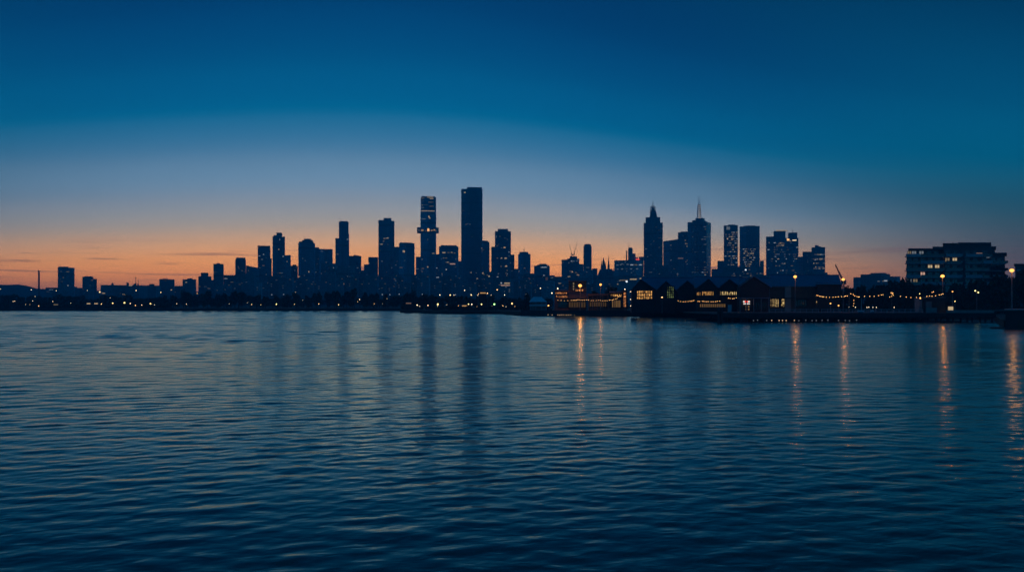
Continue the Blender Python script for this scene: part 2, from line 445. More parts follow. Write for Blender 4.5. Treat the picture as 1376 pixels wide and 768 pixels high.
class Tower:
    """segs: (x0, x1, ytop, ybottom or None, part name, options) in photograph pixels at distance D, turned into metres"""
    def __init__(s, name, label, D, segs, mat='tower_a', ratio=0.9, yaw=0, group=None, cat='building', wins=(), rnd=0, rcol=('warm', 'cool'), rlv=(0, 0, 1, 1, 2), rbox=None):
        s.D = D; s.boxes = []; s.segs = segs
        x0, x1 = segs[0][0], segs[0][1]
        s.cx = (x0 + x1) / 2
        wpx = x1 - x0
        yw = math.radians(yaw) - math.atan2(s.cx - CX, F)      # the fronts look down the harbour towards the viewer
        ysil = math.radians(yaw)
        Wm = wpx * D / F
        cd = D + ratio * Wm / 2
        s.root = thing(name, label, cat, (gx(s.cx, D), cd, GROUND_Z - 0.05), yw, group)
        s.loc = Vector((gx(s.cx, D), cd, GROUND_Z - 0.05)); s.yaw = yw
        c_, s_ = abs(math.cos(ysil)), abs(math.sin(ysil))
        for i, sg in enumerate(segs):
            a, c, yt, yb, pn = sg[:5]; op = sg[5] if len(sg) > 5 else {}
            W = (c - a) * cd / F * math.cos(math.atan2(s.cx - CX, F))
            r = op.get('ratio', ratio)
            wl = W / (c_ + r * s_); dl = wl * r
            dx = ((a + c) / 2 - s.cx) * cd / F
            lx, ly = dx * math.cos(ysil - yw) * math.cos(ysil), -dx * math.sin(ysil)
            lx = dx * math.cos(yw - ysil) * math.cos(ysil)
            if i: ly += op.get('back', 0.35 * i)
            z1 = gz(yt, cd) - s.loc.z
            z0 = 0 if yb is None else gz(yb, cd) - s.loc.z - 0.3
            b = MB()
            fp = footprint(op.get('foot', 'box'), wl, dl)
            tops = None
            if 'slope' in op:                   # roof falling to the right (px of fall)
                fall = op['slope'] * cd / F
                tops = [z1 - fall * (x / wl + 0.5) if fall > 0 else z1 + fall * (0.5 - x / wl) for x, y in fp]
            b.prism(fp, z0, z1, op.get('top', 1.0), tops)
            if op.get('ribs'):                  # vertical piers standing proud of the front
                k = op['ribs']
                for q in range(k + 1):
                    x = -wl / 2 + wl * q / k
                    b.box(x - 0.5, x + 0.5, -dl / 2 - 0.7, -dl / 2 - 0.003, z0, z1 * 0.997)
            o = b.build(pn, M[op.get('mat', mat)], s.root); o.location = (lx, ly, 0)
            if op.get('top', 1.0) == 1.0 and op.get('foot', 'box') != 'round':
                s.boxes.append((lx, ly, wl, dl, z0, z1))
        for w_ in wins: s.win(*w_)
        rg = random.Random(hash_(label))
        tries = 0; made = 0
        bx = rbox or (min(q[0] for q in segs), max(q[1] for q in segs), min(q[2] for q in segs), 394)
        while made < rnd and tries < rnd * 6:
            tries += 1
            px = rg.uniform(bx[0], bx[1]); py = rg.uniform(bx[2], bx[3])
            if s.win(px, py, rg.choice((0.9, 1.1, 1.3, 2.2, 3.6)), rg.choice((0.7, 0.8, 1.0)), rg.choice(rcol), rg.choice(rlv), snap=True): made += 1

    def win(s, px, py, w=1.2, h=0.9, col='warm', lv=2, snap=False):
        o = Vector((0, 0, EYE)) - s.loc; d = Vector(((px - CX) / F, 1, (HY - py) / F))
        rot = Matrix.Rotation(-s.yaw, 3, 'Z'); o = rot @ o; d = rot @ d
        best = None
        for bx in s.boxes:
            lo = (bx[0] - bx[2] / 2, bx[1] - bx[3] / 2, bx[4]); hi = (bx[0] + bx[2] / 2, bx[1] + bx[3] / 2, bx[5])
            t0, ax = -1e9, 0; t1 = 1e9
            for k in range(3):
                if abs(d[k]) < 1e-9:
                    continue
                a, c = (lo[k] - o[k]) / d[k], (hi[k] - o[k]) / d[k]
                if a > c: a, c = c, a
                if a > t0: t0, ax = a, k
                t1 = min(t1, c)
            if t0 < t1 and ax < 2 and (best is None or t0 < best[0]): best = (t0, ax, lo, hi)
        if not best: return False
        t, ax, lo, hi = best
        p = o + d * t
        if snap: p.z = round(p.z / 3.7) * 3.7 + 1.2
        if p.z > hi[2] - 0.8: return False
        mp = s.D / F
        sw, sh = w * mp, h * mp
        if ax == 1:
            p.x = min(max(p.x, lo[0] + sw / 2 + 0.2), hi[0] - sw / 2 - 0.2)
            p.y = lo[1] - 0.12; sc = (sw, 0.3, sh)
        else:
            p.y = min(max(p.y, lo[1] + sw / 2 + 0.2), hi[1] - sw / 2 - 0.2)
            p.x = lo[0] - 0.12 if o.x < lo[0] else hi[0] + 0.12; sc = (0.3, sw, sh)
        obj('window', PANE[col, lv], s.root, p, 0, sc)
        return True

    def part(s, name, mat, fn):
        """fn(MB, X, Z): X/Z turn pixels into this tower's local metres (front-centre plane)"""
        b = MB(); cd = s.loc.y
        fn(b, lambda px: (px - s.cx) * cd / F, lambda py: gz(py, cd) - s.loc.z)
        return b.build(name, M[mat] if isinstance(mat, str) else mat, s.root, rotz=-s.yaw)


def hash_(t): return sum((i + 1) * ord(c) for i, c in enumerate(t)) % 100003


PL = 'rooftop_plant'
Tower('apartment_tower', 'squat slab tower beside the slim chimney at the far left', 1500, [(72, 94.5, 359.6, None, 'tower_body'), (73, 86.5, 358.3, 359.6, PL)], 'tower_b',
      wins=[(73.8, 360.9, 2.6, .8, 'pink', 1), (82.3, 364.5, 1.2, .8, 'cool', 1), (81, 375, 1, .8, 'cool', 0), (83, 378, 3, .7, 'cool', 0)], rnd=3)
Tower('apartment_tower', 'short stepped tower just right of the squat slab tower', 1500, [(107, 122, 372, None, 'tower_body'), (121.9, 126.7, 374.4, None, 'shoulder'), (110, 121, 371, 372, PL)], 'tower_a',
      wins=[(123.6, 376.4, 2.4, .8, 'pink', 1)], rnd=2)
Tower('office_block', 'low wide block joining the two short towers at the far left', 1550, [(57, 112, 386.5, None, 'wall'), (94, 99, 385, 386.5, PL)], 'tower_b', 0.3, rnd=4)
Tower('office_block', 'long low block with rooftop boxes and thin aerials left of the city', 1520,
      [(131, 212, 383.2, None, 'wall'), (145, 148, 380.3, 383.2, PL), (165, 168.5, 379.5, 383.2, PL), (174.5, 177.5, 381, 383.2, PL), (196, 203, 381, 383.2, PL)], 'tower_d', 0.25, rnd=4)
t = thing('antenna_mast', 'taller of two thin aerials on the long low block', 'antenna', (gx(182.3, 1535), 1535, gz(383.2, 1535) - .3))
b = MB(); b.tube([(0, 0, 0), (0, 0, gz(370.5, 1535) - t.location.z)], .5, 6, .25); b.box(-1.6, 1.6, -.3, .3, 14, 14.8); b.box(-1.2, 1.2, -.9, .9, 0, 5); b.build('mast', M['steel'], t)
t = thing('antenna_mast', 'shorter of two thin aerials on the long low block', 'antenna', (gx(185.6, 1535), 1535, gz(383.2, 1535) - .3))
b = MB(); b.tube([(0, 0, 0), (0, 0, gz(375, 1535) - t.location.z)], .45, 6, .25); b.box(-1.3, 1.3, -.3, .3, 8, 8.7); b.box(-1, 1, -.8, .8, 0, 3.4); b.build('mast', M['steel'], t)
Tower('office_block', 'boxy block standing right of the two thin aerials', 1560, [(210, 230.5, 375.2, None, 'wall'), (214.5, 222, 374.2, 375.2, PL)], 'tower_b', rnd=3)
Tower('office_block', 'low link block between two boxy blocks left of the city', 1600, [(229, 243, 384, None, 'wall')], 'tower_d', rnd=1)
Tower('office_block', 'boxy block with a white lit slit along its right edge', 1560, [(242, 260.3, 375.3, None, 'wall'), (248.5, 255.5, 373.8, 375.3, PL)], 'tower_a', rnd=2)
Tower('lift_shaft', 'thin pale shaft wedged beside the boxy block', 1575, [(260.6, 263, 378, None, 'wall', {'mat': 'pale_pier'})], 'pale_pier', cat='building', wins=[(261.7, 383, 1.2, 3, 'cool', 1)])
Tower('office_tower', 'short tower with a narrow raised top left of the cylinder-capped tower', 1600, [(263.5, 281, 371.2, None, 'tower_body'), (267, 277, 366.3, 371.2, 'setback')], 'tower_a', rnd=3)
Tower('office_block', 'low dark block at the left foot of the plain slab tower', 1650, [(280, 287, 376, None, 'wall')], 'tower_d')
Tower('office_tower', 'plain flat-topped slab tower, first tall one from the left', 1600, [(284.5, 298.3, 354.6, None, 'tower_body', {'foot': 'cut'}), (289, 293, 353.3, 354.6, PL)], 'tower_b',
      wins=[(287.5, 365.2, 1.8, .7, 'cool', 0), (290.5, 365.2, 1.8, .7, 'cool', 0)], rnd=2)
Tower('office_block', 'low crenellated block between the two first tall towers', 1680, [(298, 315, 370, None, 'wall')] + [(299 + 2.6 * k, 300.4 + 2.6 * k, 369.2, 370, 'parapet_block') for k in range(6)], 'tower_b',
      wins=[(303, 373.5, 1.6, .8, 'pink', 1), (305.3, 374.2, 1.4, .8, 'warm', 1)], rnd=3)
Tower('office_tower', 'square tower with a stepped head, second tall one from the left', 1620, [(314, 328.3, 349, None, 'tower_body'), (315, 327.6, 346.2, 349, 'crown')], 'tower_a',
      wins=[(325.4, 363.5, 1.5, .9, 'warm', 1)], rnd=5)
Tower('office_block', 'block with a sloping roof right of the square stepped-head tower', 1640, [(328.3, 345, 356.8, None, 'wall', {'slope': 3.2})], 'tower_b', rnd=6)
Tower('office_tower', 'tower with an overhanging flat cap left of the pointed stepped tower', 1750, [(344, 361, 333, None, 'tower_body'), (345.5, 360, 331.6, 333, 'setback'), (343.6, 360.6, 330.4, 331.6, 'cap_slab')], 'tower_a',
      wins=[(354, 356.6, 2.8, .9, 'pink', 1)], rnd=7)
Tower('rooftop_sign_block', 'narrow low block with pink lit sign squeezed between two towers', 1790, [(360.4, 364.6, 347, None, 'wall')], 'tower_d', wins=[(362.2, 350.2, 2, 2.6, 'pink', 2)])
Tower('office_tower', 'tall tower with a stepped pointed head in the left cluster', 1760,
      [(364, 380.7, 318.2, None, 'tower_body'), (365.4, 376.8, 316.2, 318.2, 'setback'), (369.5, 377.2, 313.4, 316.2, 'crown'), (369, 376.2, 312.6, 313.4, 'cap_slab')], 'tower_c',
      wins=[(374.5, 335, 1.3, .9, 'warm', 2), (380, 371.5, 3.2, .8, 'warm', 1), (376, 387, 3.8, 1.1, 'warm', 2)], rnd=8)
Tower('office_block', 'flat block at the right shoulder of the stepped pointed tower', 1770, [(380.7, 389.7, 342.8, None, 'wall')], 'tower_b', rnd=4)
Tower('office_block', 'small rounded block in the gap left of the dome-headed tower', 1800, [(389, 399, 357, None, 'wall', {'foot': 'cut'}), (392, 397, 355.4, 357, PL)], 'tower_d', rnd=3)
Tower('office_tower', 'broad tower with a stepped dome-like head in the left cluster', 1780,
      [(398.3, 420.8, 327, None, 'tower_body'), (399, 418.5, 325, 327, 'setback'), (403.2, 417.8, 322.8, 325, 'crown'), (406, 415.5, 320.9, 322.8, 'cap_slab')], 'tower_a',
      wins=[(410, 350, 1, .8, 'cool', 1), (415, 365, 1.4, 1.6, 'warm', 2), (409, 370, 1, 1, 'cool', 1), (410, 374, 1, .9, 'cool', 1), (415, 374, 1.4, .8, 'warm', 1)], rnd=8)
Tower('office_tower', 'flat tower stepping down right of the dome-headed tower', 1800, [(420.8, 428, 332.3, None, 'shoulder'), (428, 446.3, 334.8, None, 'tower_body')], 'tower_c',
      wins=[(422.5, 346.3, 1.7, .9, 'cool', 2), (432.5, 337.4, 3, .7, 'cool', 1), (424.5, 365.5, 1.3, 1, 'cool', 1)], rnd=8)
Tower('office_block', 'dark block in front of the two flat-topped left towers', 1500, [(429, 449.5, 354, None, 'wall'), (440, 447, 355, None, 'bay')], 'tower_a', rnd=5)
Tower('office_tower', 'slim tall tower with a low shoulder on its left side', 1800,
      [(454, 467, 298.4, None, 'tower_body'), (449.3, 454, 320.2, None, 'shoulder'), (455.5, 465.6, 297.4, 298.4, PL), (466.9, 467.9, 314, None, 'fin', {'mat': 'pale_pier'})], 'tower_c', 1.0,
      wins=[(456, 330, .9, .8, 'cool', 0)], rnd=4)
Tower('office_block', 'dark apartment block with three orange lit windows below the slim tower', 1450, [(449, 474, 357.6, None, 'wall')], 'tower_d', yaw=8,
      wins=[(454.6, 374, 2.8, 1.2, 'pink', 2), (460, 381, 4.6, 1.7, 'amber', 2), (456.6, 387, 3.8, 2, 'pink', 2), (469.5, 375.5, 1.2, 1.2, 'cool', 1), (467, 371, 1, 1, 'cool', 1)], rnd=6)
Tower('office_block', 'block with a sawtooth roof right of the slim shouldered tower', 1830, [(467.5, 484, 344, None, 'wall'), (474, 481, 342.2, 344, PL, {'slope': 1.2})], 'tower_b', rnd=5)
Tower('office_block', 'low block in the sunset gap left of the twin-width tower', 1800, [(483, 492, 363, None, 'wall')], 'tower_d', rnd=3)
Tower('office_block', 'stepped block left of the sharp grey tower with pale edge', 1850, [(494, 507, 345.6, None, 'wall'), (488, 494, 355.3, None, 'shoulder')], 'tower_a',
      wins=[(500.5, 371.5, 3.4, 2.4, 'cool', 1)], rnd=6)
Tower('office_tower', 'tall sharp-edged tower with a pale strip down its right edge', 1900,
      [(507.2, 524, 296.4, None, 'tower_body'), (524, 528.7, 296.4, None, 'bay', {'mat': 'pale_pier', 'back': 4}), (514, 524.5, 293.2, 296.4, PL)], 'tower_a', 1.0,
      wins=[(509.5, 320.2, 1.4, .9, 'warm', 1), (516.5, 320.2, 2, .8, 'warm', 2), (520.6, 319.7, 3.2, 1.2, 'warm', 2), (511, 336, 1, .8, 'cool', 1), (509, 388, 5, 1, 'cool', 1)], rnd=8)
Tower('office_tower', 'two-step tower with one bright window near its top', 1820, [(535, 555.8, 327, None, 'tower_body'), (527.7, 535, 331.8, None, 'shoulder'), (536.5, 552, 326.2, 327, PL)], 'tower_c',
      wins=[(542.5, 337.6, 2.8, 2.8, 'warm', 2), (532, 356, 1.3, 1.2, 'cool', 1), (544, 350, 1, .9, 'cool', 1)], rnd=10)
T_Q = Tower('office_tower', 'banded tower with a lit sky-ring collar and slatted crown', 1950,
      [(564, 585, 283, None, 'tower_body', {'foot': 'cut'}), (564.3, 584.8, 265.6, 283, 'crown', {'foot': 'cut'}), (559.3, 588.4, 306.4, 312.4, 'sky_ring', {'foot': 'cut', 'back': 0}), (566, 583, 264.6, 265.6, PL)], 'tower_c', 1.0,
      wins=[(574.3, 283.3, 19, .9, 'warm', 2), (567, 265.9, 5, .8, 'warm', 1), (578, 264.9, 8, 1, 'warm', 2), (580, 267, 5, .8, 'warm', 2), (568, 270, 4, .6, 'cool', 0), (579, 271.5, 7, .6, 'warm', 1), (571, 275, 9, .6, 'cool', 0),
            (580, 277, 6, .7, 'warm', 1), (567, 279, 5, .6, 'cool', 1), (569.2, 294, 5.5, .9, 'cool', 1), (576.4, 291, 2, 2, 'warm', 2), (577.4, 293, 1.6, 1.6, 'warm', 2),
            (567.5, 309.2, 3.6, 1.8, 'amber', 2), (575.6, 308.7, 2.8, 3.6, 'amber', 3), (580, 309.5, 2.2, 1.8, 'amber', 2), (583.7, 309, 2.6, 1.9, 'amber', 2), (563, 309.2, 1.4, 1.6, 'warm', 1), (586, 310, 1.2, 1.4, 'warm', 1), (572, 310, 1.2, 1.4, 'amber', 1),
            (574.7, 358.5, 1.8, 1.5, 'warm', 2), (570.6, 386, 1.8, 1.6, 'warm', 2), (573.8, 386, 1.8, 1.6, 'warm', 2), (577.8, 386, 1.6, 1.4, 'warm', 1), (580.5, 386.3, 1.5, 1.4, 'warm', 1), (574.5, 380.5, 1.4, 1.3, 'cool', 1)], rnd=14)
Tower('office_block', 'narrow block tucked to the left foot of the banded tower', 2050, [(558.5, 565, 345, None, 'wall')], 'tower_b', rnd=4)
Tower('office_block', 'narrow block tucked to the right foot of the banded tower', 2050, [(584, 590, 341.5, None, 'wall')], 'tower_b', wins=[(586.5, 360, 2.4, 1, 'cool', 2)], rnd=4)
Tower('office_tower', 'broad round-cornered tower with rows of lit office floors', 1800,
      [(589, 615, 331.5, None, 'tower_body', {'foot': 'cut'}), (591.5, 612.5, 330, 331.5, PL)], 'tower_a',
      wins=[(596.5, 339.2, 4.2, 1.3, 'warm', 2), (602.5, 339.2, 2.6, .9, 'warm', 1), (607, 338.9, 2, 1, 'warm', 2), (611, 339.6, 2.6, .9, 'warm', 1), (596, 346.5, 2, 1, 'warm', 1), (599.6, 346.5, 2.4, 1, 'warm', 1), (608.4, 354.4, 7, 1.5, 'pink', 2), (604, 353.8, 1.4, .9, 'warm', 1),
            (612.5, 348, 1.3, 1, 'cool', 1), (599.7, 362, 1.6, 1.6, 'cool', 2), (594, 370, 1, .9, 'cool', 1)], rnd=16)
Tower('office_block', 'low block filling the gap left of the tallest tower', 1900, [(613, 621, 351, None, 'wall')], 'tower_b', wins=[(617.5, 371.5, 1.6, 1, 'cool', 2)], rnd=4)
Tower('skyscraper', 'tallest tower of the skyline, dark slab with a notched flat top', 1980,
      [(619.5, 647.3, 256, None, 'tower_body', {'ribs': 9}), (627, 646.8, 252.6, 256, 'crown'), (620.2, 627.6, 254.2, 256, 'crown'), (630.5, 641, 251.9, 252.6, PL)], 'tower_a', 0.9,
      wins=[(624.6, 258.6, 2.4, 1.4, 'warm', 2), (626.3, 301.4, 2, .9, 'warm', 1), (628.8, 300.4, 1.4, .8, 'cool', 1), (634, 318, 1, .8, 'cool', 0), (632.7, 366, 1.8, 1.4, 'warm', 2), (641.4, 374, 1.8, 1.6, 'warm', 2), (640, 366.5, 1, 1, 'cool', 1)], rnd=8)
Tower('office_tower', 'rounded shorter tower leaning against the tallest one', 1930, [(646.6, 657.6, 325.4, None, 'tower_body', {'foot': 'cut'}), (647, 655.6, 323.4, 325.4, PL, {'foot': 'cut'})], 'tower_c', 1.0, rnd=14)
Tower('office_block', 'low block with scattered warm windows below the rounded tower', 1600, [(645, 662, 365, None, 'wall')], 'tower_b',
      wins=[(648.8, 366.7, 1.5, 1.6, 'warm', 2), (657.3, 371, 2, 1.6, 'warm', 2), (650, 368.4, 2, 1, 'warm', 1), (655, 369.5, 2, 1, 'warm', 1)], rnd=6)
Tower('office_tower', 'broad-shouldered tower with a central raised head right of the tallest', 1900,
      [(665, 686.4, 311.4, None, 'tower_body'), (660, 665, 331.4, None, 'shoulder'), (686.4, 691.2, 342, None, 'shoulder'), (668.8, 682.6, 308, 311.4, 'crown')], 'tower_a',
      wins=[(678, 332.4, 3, 1.7, 'warm', 2), (674, 333, 1.5, 1, 'cool', 1), (668.3, 346.6, 1.6, 1.2, 'warm', 1), (673.8, 346.6, 2, 1.2, 'warm', 2), (679.4, 346.8, 3, 1.6, 'warm', 2), (673.4, 357.7, 1.6, 1.2, 'warm', 1), (680, 357.4, 3, 1.8, 'warm', 2), (684, 344, 1, 1, 'cool', 1),
            (681.5, 363, 1.2, 1.2, 'warm', 1), (680, 367, 1.4, 1.2, 'warm', 1), (681, 370, 1.3, 1.2, 'warm', 1), (669.6, 367.6, 1.6, 1, 'cool', 1), (663, 354, 1, .8, 'cool', 1)], rnd=14)
Tower('office_block', 'block with two bright lit storeys below the broad-shouldered tower', 1300, [(663, 690, 374.6, None, 'wall'), (690, 697, 378, None, 'shoulder')], 'tower_d', .6,
      wins=[(673.6, 380.1, 2, 1.5, 'cool', 2), (681.4, 380.3, 7.4, 1.5, 'warm', 2), (679, 383.2, 12, 1.3, 'pink', 2), (679.6, 372.4, 5, .8, 'cool', 1), (684.4, 390, 1.8, 5, 'cool', 0)], rnd=4)
Tower('office_block', 'low block right of the broad-shouldered tower', 1920, [(691, 698, 361, None, 'wall')], 'tower_b', rnd=3)
T_V = Tower('office_tower', 'mid-height tower with a chamfered top and short mast', 1850, [(696.3, 713, 341.4, None, 'tower_body', {'foot': 'cut'}), (698, 710, 338.6, 341.4, 'setback', {'foot': 'cut'})], 'tower_c', 1.0, rnd=8)
T_V.part('antenna', 'steel', lambda b, X, Z: (b.tube([(X(704.3), 0, Z(338.6)), (X(704.3), 0, Z(333.8))], .7, 6, .4), b.box(X(703.3), X(705.3), -.5, .5, Z(336.4), Z(335.8))))
Tower('office_block', 'pale-sided low block between chamfered tower and hip-capped block', 1700, [(698.5, 703, 371, None, 'bay', {'mat': 'pale_pier'}), (703, 719, 367.4, None, 'wall')], 'tower_b', wins=[(712, 378, 2, 1, 'pink', 1), (711, 374.5, 2.6, 3, 'pink', 0)], rnd=6)
Tower('office_tower', 'short wide tower with one long cool lit strip under its hipped cap', 1800, [(718, 739, 357.2, None, 'tower_body', {'foot': 'cut'}), (722, 736.4, 355.8, 357.2, 'setback'), (725, 734.5, 354.4, 355.8, PL)], 'tower_a',
      wins=[(731, 358.9, 7.6, 1, 'cool', 2), (727, 359, 1.6, .9, 'warm', 1)], rnd=7)
Tower('office_block', 'low row of blocks with pink lit fronts left of the cranes', 1500, [(731, 757, 371.5, None, 'wall'), (739, 746, 369.8, 371.5, PL)], 'tower_d', .5,
      wins=[(734.6, 374.5, 3, 4.5, 'pink', 0), (742, 371.8, 3, .7, 'pink', 1), (734.5, 378.6, 1.7, 1.6, 'warm', 2), (741, 373, 2, .7, 'cool', 1)], rnd=6)
Tower('office_tower', 'unfinished-looking tower carrying two construction cranes', 1880,
      [(763, 779, 347.5, None, 'tower_body'), (755.2, 763.5, 348.8, None, 'shoulder'), (766, 776, 344.4, 347.5, 'setback'), (779, 784.5, 354.6, None, 'shoulder')], 'tower_b',
      wins=[(768, 350.6, 1.6, 1.2, 'cool', 2), (771, 350.6, 2.2, 1.2, 'cool', 1), (775, 350.2, 2, 1.2, 'cool', 1), (764.5, 353, 1.4, 1, 'cool', 1), (769, 365, 2, 1.6, 'warm', 2), (766, 364, 1.6, 1, 'warm', 1), (774, 366, 1.8, 1.2, 'warm', 1), (757, 352, 1.2, .9, 'cool', 1)], rnd=16)


def crane(label, px, ybase, D, ymast, jib, tail):
    t = thing('tower_crane', label, 'crane', (gx(px, D), D + 10, gz(ybase, D + 10)))
    m = D / F; zt = (ybase - ymast) * m
    b = MB()
    for sx in (-.7, .7):
        for sy in (-.7, .7): b.tube([(sx, sy, 0), (sx, sy, zt)], .22, 4)
    for k in range(int(zt / 2.5)):
        s = 1 if k % 2 else -1
        b.tube([(-.7 * s, -.7, k * 2.5), (.7 * s, -.7, k * 2.5 + 2.5)], .15, 4)
    b.build('mast', M['steel'], t)
    b = MB(); jx = (jib[0] - px) * m; jz = (ybase - jib[1]) * m
    b.tube([(0, 0, zt), (jx, 0, jz)], .55, 4, .3)
    for k in range(12):
        f = k / 12; b.tube([(jx * f, 0, zt + (jz - zt) * f + .2), (jx * (f + .06), 0, zt + (jz - zt) * (f + .06) + 1.1)], .18, 4)
    b.tube([(0, 0, zt + 1.4), (jx, 0, jz + .3)], .25, 4)
    b.build('jib', M['steel'], t)
    b = MB(); tx = (tail[0] - px) * m; tz = (ybase - tail[1]) * m
    b.tube([(0, 0, zt), (tx, 0, tz)], .5, 4, .5); b.box(tx - 1.2, tx + 1.2, -1, 1, tz - 2, tz + .6)
    b.build('counterweight', M['steel'], t)
    b = MB(); b.box(-1.2, 1.2, -1.4, 0, zt - 2.2, zt + .4); b.build('cab', M['steel'], t)
    return t


crane('left-leaning luffing crane on the roof of the unfinished tower', 768.2, 344.4, 1880, 340.3, (765.6, 328.5), (769.8, 342))
crane('right-leaning taller luffing crane on the roof of the unfinished tower', 772, 344.4, 1880, 340.5, (776.6, 322.8), (770.4, 342))
Tower('office_tower', 'slim round-topped tower right of the two cranes', 1980, [(784.6, 795.6, 331, None, 'tower_body', {'foot': 'cut'}), (785.4, 794.8, 328.6, 331, 'crown', {'foot': 'cut'}), (786.6, 793.4, 327.8, 328.6, PL)], 'tower_c', 1.0, rnd=3)
Tower('office_block', 'small hip-roofed block left of the cathedral spires', 1800, [(796, 803, 360.5, None, 'wall'), (779, 797, 363, None, 'shoulder')], 'tower_b', rnd=4)
# cathedral
D = 1700
t = thing('cathedral', 'gothic cathedral with three dark pointed spires against the sunset', 'church', (gx(815, D), D, GROUND_Z - .05)); cz = t.location.z
K = lambda px: (px - 815) * D / F
Z_ = lambda py: gz(py, D) - cz
b = MB(); b.box(K(804.5), K(827), 0, 30, 0, Z_(370)); b.build('wall', M['tower_d'], t)
b = MB(); b.add([(K(804.5), 0, Z_(370)), (K(827), 0, Z_(370)), (K(827), 30, Z_(370)), (K(804.5), 30, Z_(370)), (K(807), 15, Z_(361.5)), (K(823.5), 15, Z_(360.5))], [(0, 1, 5, 4), (2, 3, 4, 5), (1, 2, 5), (3, 0, 4), (3, 2, 1, 0)]); b.build('roof', M['steel'], t)
for px, yb, yt, wd in ((811, 362, 345.5, 6), (808, 360, 348.5, 1.6), (817.8, 361, 342.6, 2.6), (813.6, 358, 351, 1.3), (824.6, 366, 359.5, 2)):
    h = wd * D / F / 2; x = K(px); b = MB(); ym = (yb * 2 + yt) / 3
    b.prism([(x - h, -h), (x + h, -h), (x + h, h), (x - h, h)], Z_(372), Z_(ym + 2))
    b.prism([(x - h * .9, -h * .9), (x + h * .9, -h * .9), (x + h * .9, h * .9), (x - h * .9, h * .9)], Z_(ym + 2), Z_(yt), .06)
    for sx in (-1, 1): b.prism([(x + sx * h - .35, -h - .4), (x + sx * h + .35, -h - .4), (x + sx * h + .35, -h + .3), (x + sx * h - .35, -h + .3)], Z_(372), Z_(ym), .3)
    b.build('spire', M['tower_d'], t)
# block with red sign and stepped tower head
T_Z = Tower('office_block', 'terraced block with rows of cool lit offices and a red rooftop sign', 1650,
      [(827, 866, 350, None, 'wall'), (845.4, 851.6, 334, 350, 'setback'), (846, 851, 332.4, 334, 'crown'), (851.6, 855.4, 340.5, 350, 'setback'), (855.2, 859, 345.6, 350, 'setback'), (842.6, 844.2, 336.4, 350, 'flue'), (860, 867, 345, 350, PL)], 'tower_b', .5,
      wins=[(829.5, 356, 3, 1.2, 'cool', 1), (834, 355.5, 2, 1.4, 'cool', 1), (838, 355.4, 2, 1.2, 'cool', 0), (843.5, 355, 3, 1.2, 'cool', 1), (849, 355.6, 4, 1.4, 'cool', 2), (854.5, 355.6, 4, 1.4, 'warm', 1), (860.6, 355.6, 4, 1.3, 'cool', 2), (830, 361.4, 2, 1, 'cool', 1), (836, 361.2, 3, 1, 'cool', 1), (842, 360.8, 3, 1, 'cool', 0), (848, 361, 3, 1, 'cool', 1), (856, 361, 3, 1, 'cool', 1)], rnd=16, rcol=('cool',), rlv=(0, 1, 1))
T_Z.part('antenna', 'steel', lambda b, X, Z: b.tube([(X(846.6), 0, Z(333)), (X(846.6), 0, Z(325))], .5, 5, .25))
T_Z.part('sign', 'sign_red', lambda b, X, Z: b.box(X(854.2), X(858.9), -16.2, -15.9, Z(350.2), Z(347.9)))
Tower('office_block', 'long dark block crossed by a slanting line of lit rooms below the red sign', 1250, [(826, 870, 371.6, None, 'wall'), (870, 885, 377, None, 'shoulder')], 'tower_d', .4,
      wins=[(838, 376.3, 11, 1.3, 'warm', 1), (832.6, 377, 2, 1, 'cool', 1), (851, 375, 9, 1.4, 'warm', 2), (863, 374, 7, 1.2, 'warm', 2), (842, 378, 2.4, 2, 'cool', 3)], rnd=3)
# spired tower
T_A = Tower('skyscraper', 'spired tower with stepped shoulders and a lattice crown', 1900,
      [(867.6, 892.4, 300.4, None, 'tower_body', {'ribs': 6}), (870, 889, 292.6, 300.4, 'setback', {'ribs': 4}), (875, 885.4, 287, 292.6, 'crown', {'top': .8})], 'tower_d', 1.0, rnd=20, rlv=(0, 0, 1), rbox=(868, 892, 300, 380))


def lattice(b, X, Z, x0, x1, yb, yt, rows, taper=.7):
    c = (x0 + x1) / 2
    for q in (-1, 1):
        for sy in (-1, 1):
            b.tube([(X(c + q * (x1 - c)), sy * 4, Z(yb)), (X(c + q * (x1 - c) * taper), sy * 3, Z(yt))], .6, 4)
    for k in range(rows + 1):
        f = k / rows; h = (x1 - c) * (1 - (1 - taper) * f); y = yb + (yt - yb) * f
        b.box(X(c - h), X(c + h), -4, 4, Z(y) - .45, Z(y) + .45)


T_A.part('spire_core', 'tower_d', lambda b, X, Z: (b.prism([(X(877.2), -4), (X(881.8), -4), (X(881.8), 4), (X(877.2), 4)], Z(287), Z(278.5), .55), b.prism([(X(876.2), -5), (X(884), -5), (X(884), 5), (X(876.2), 5)], Z(287.4), Z(283.6), .8)))
T_A.part('lattice', 'steel', lambda b, X, Z: lattice(b, X, Z, 876, 883, 287, 277.3, 5))
T_A.part('spire', 'steel', lambda b, X, Z: b.tube([(X(879.5), 0, Z(287)), (X(879.5), 0, Z(270))], 1.7, 6, .5))
Tower('office_block', 'low block at the foot of the spired tower', 1700, [(884, 900, 357, None, 'wall')], 'tower_d', rnd=6)
Tower('office_tower', 'plain slant-topped tower between the spired tower and its neighbour', 1980, [(893, 913.4, 322, None, 'tower_body', {'slope': -2.6})], 'tower_c', rnd=10, rlv=(0, 0, 1))
Tower('office_tower', 'flat tower with a pink lit mid floor left of the white-masted tower', 1920, [(912.6, 929, 312.6, None, 'tower_body'), (916, 928, 311.4, 312.6, PL)], 'tower_a',
      wins=[(922.4, 327.5, 3.4, 1.2, 'warm', 1), (919, 331, 1, .8, 'cool', 0), (924.4, 349.4, 3, 1, 'warm', 1), (923.6, 354.6, 2, .8, 'cool', 1)], rnd=16)
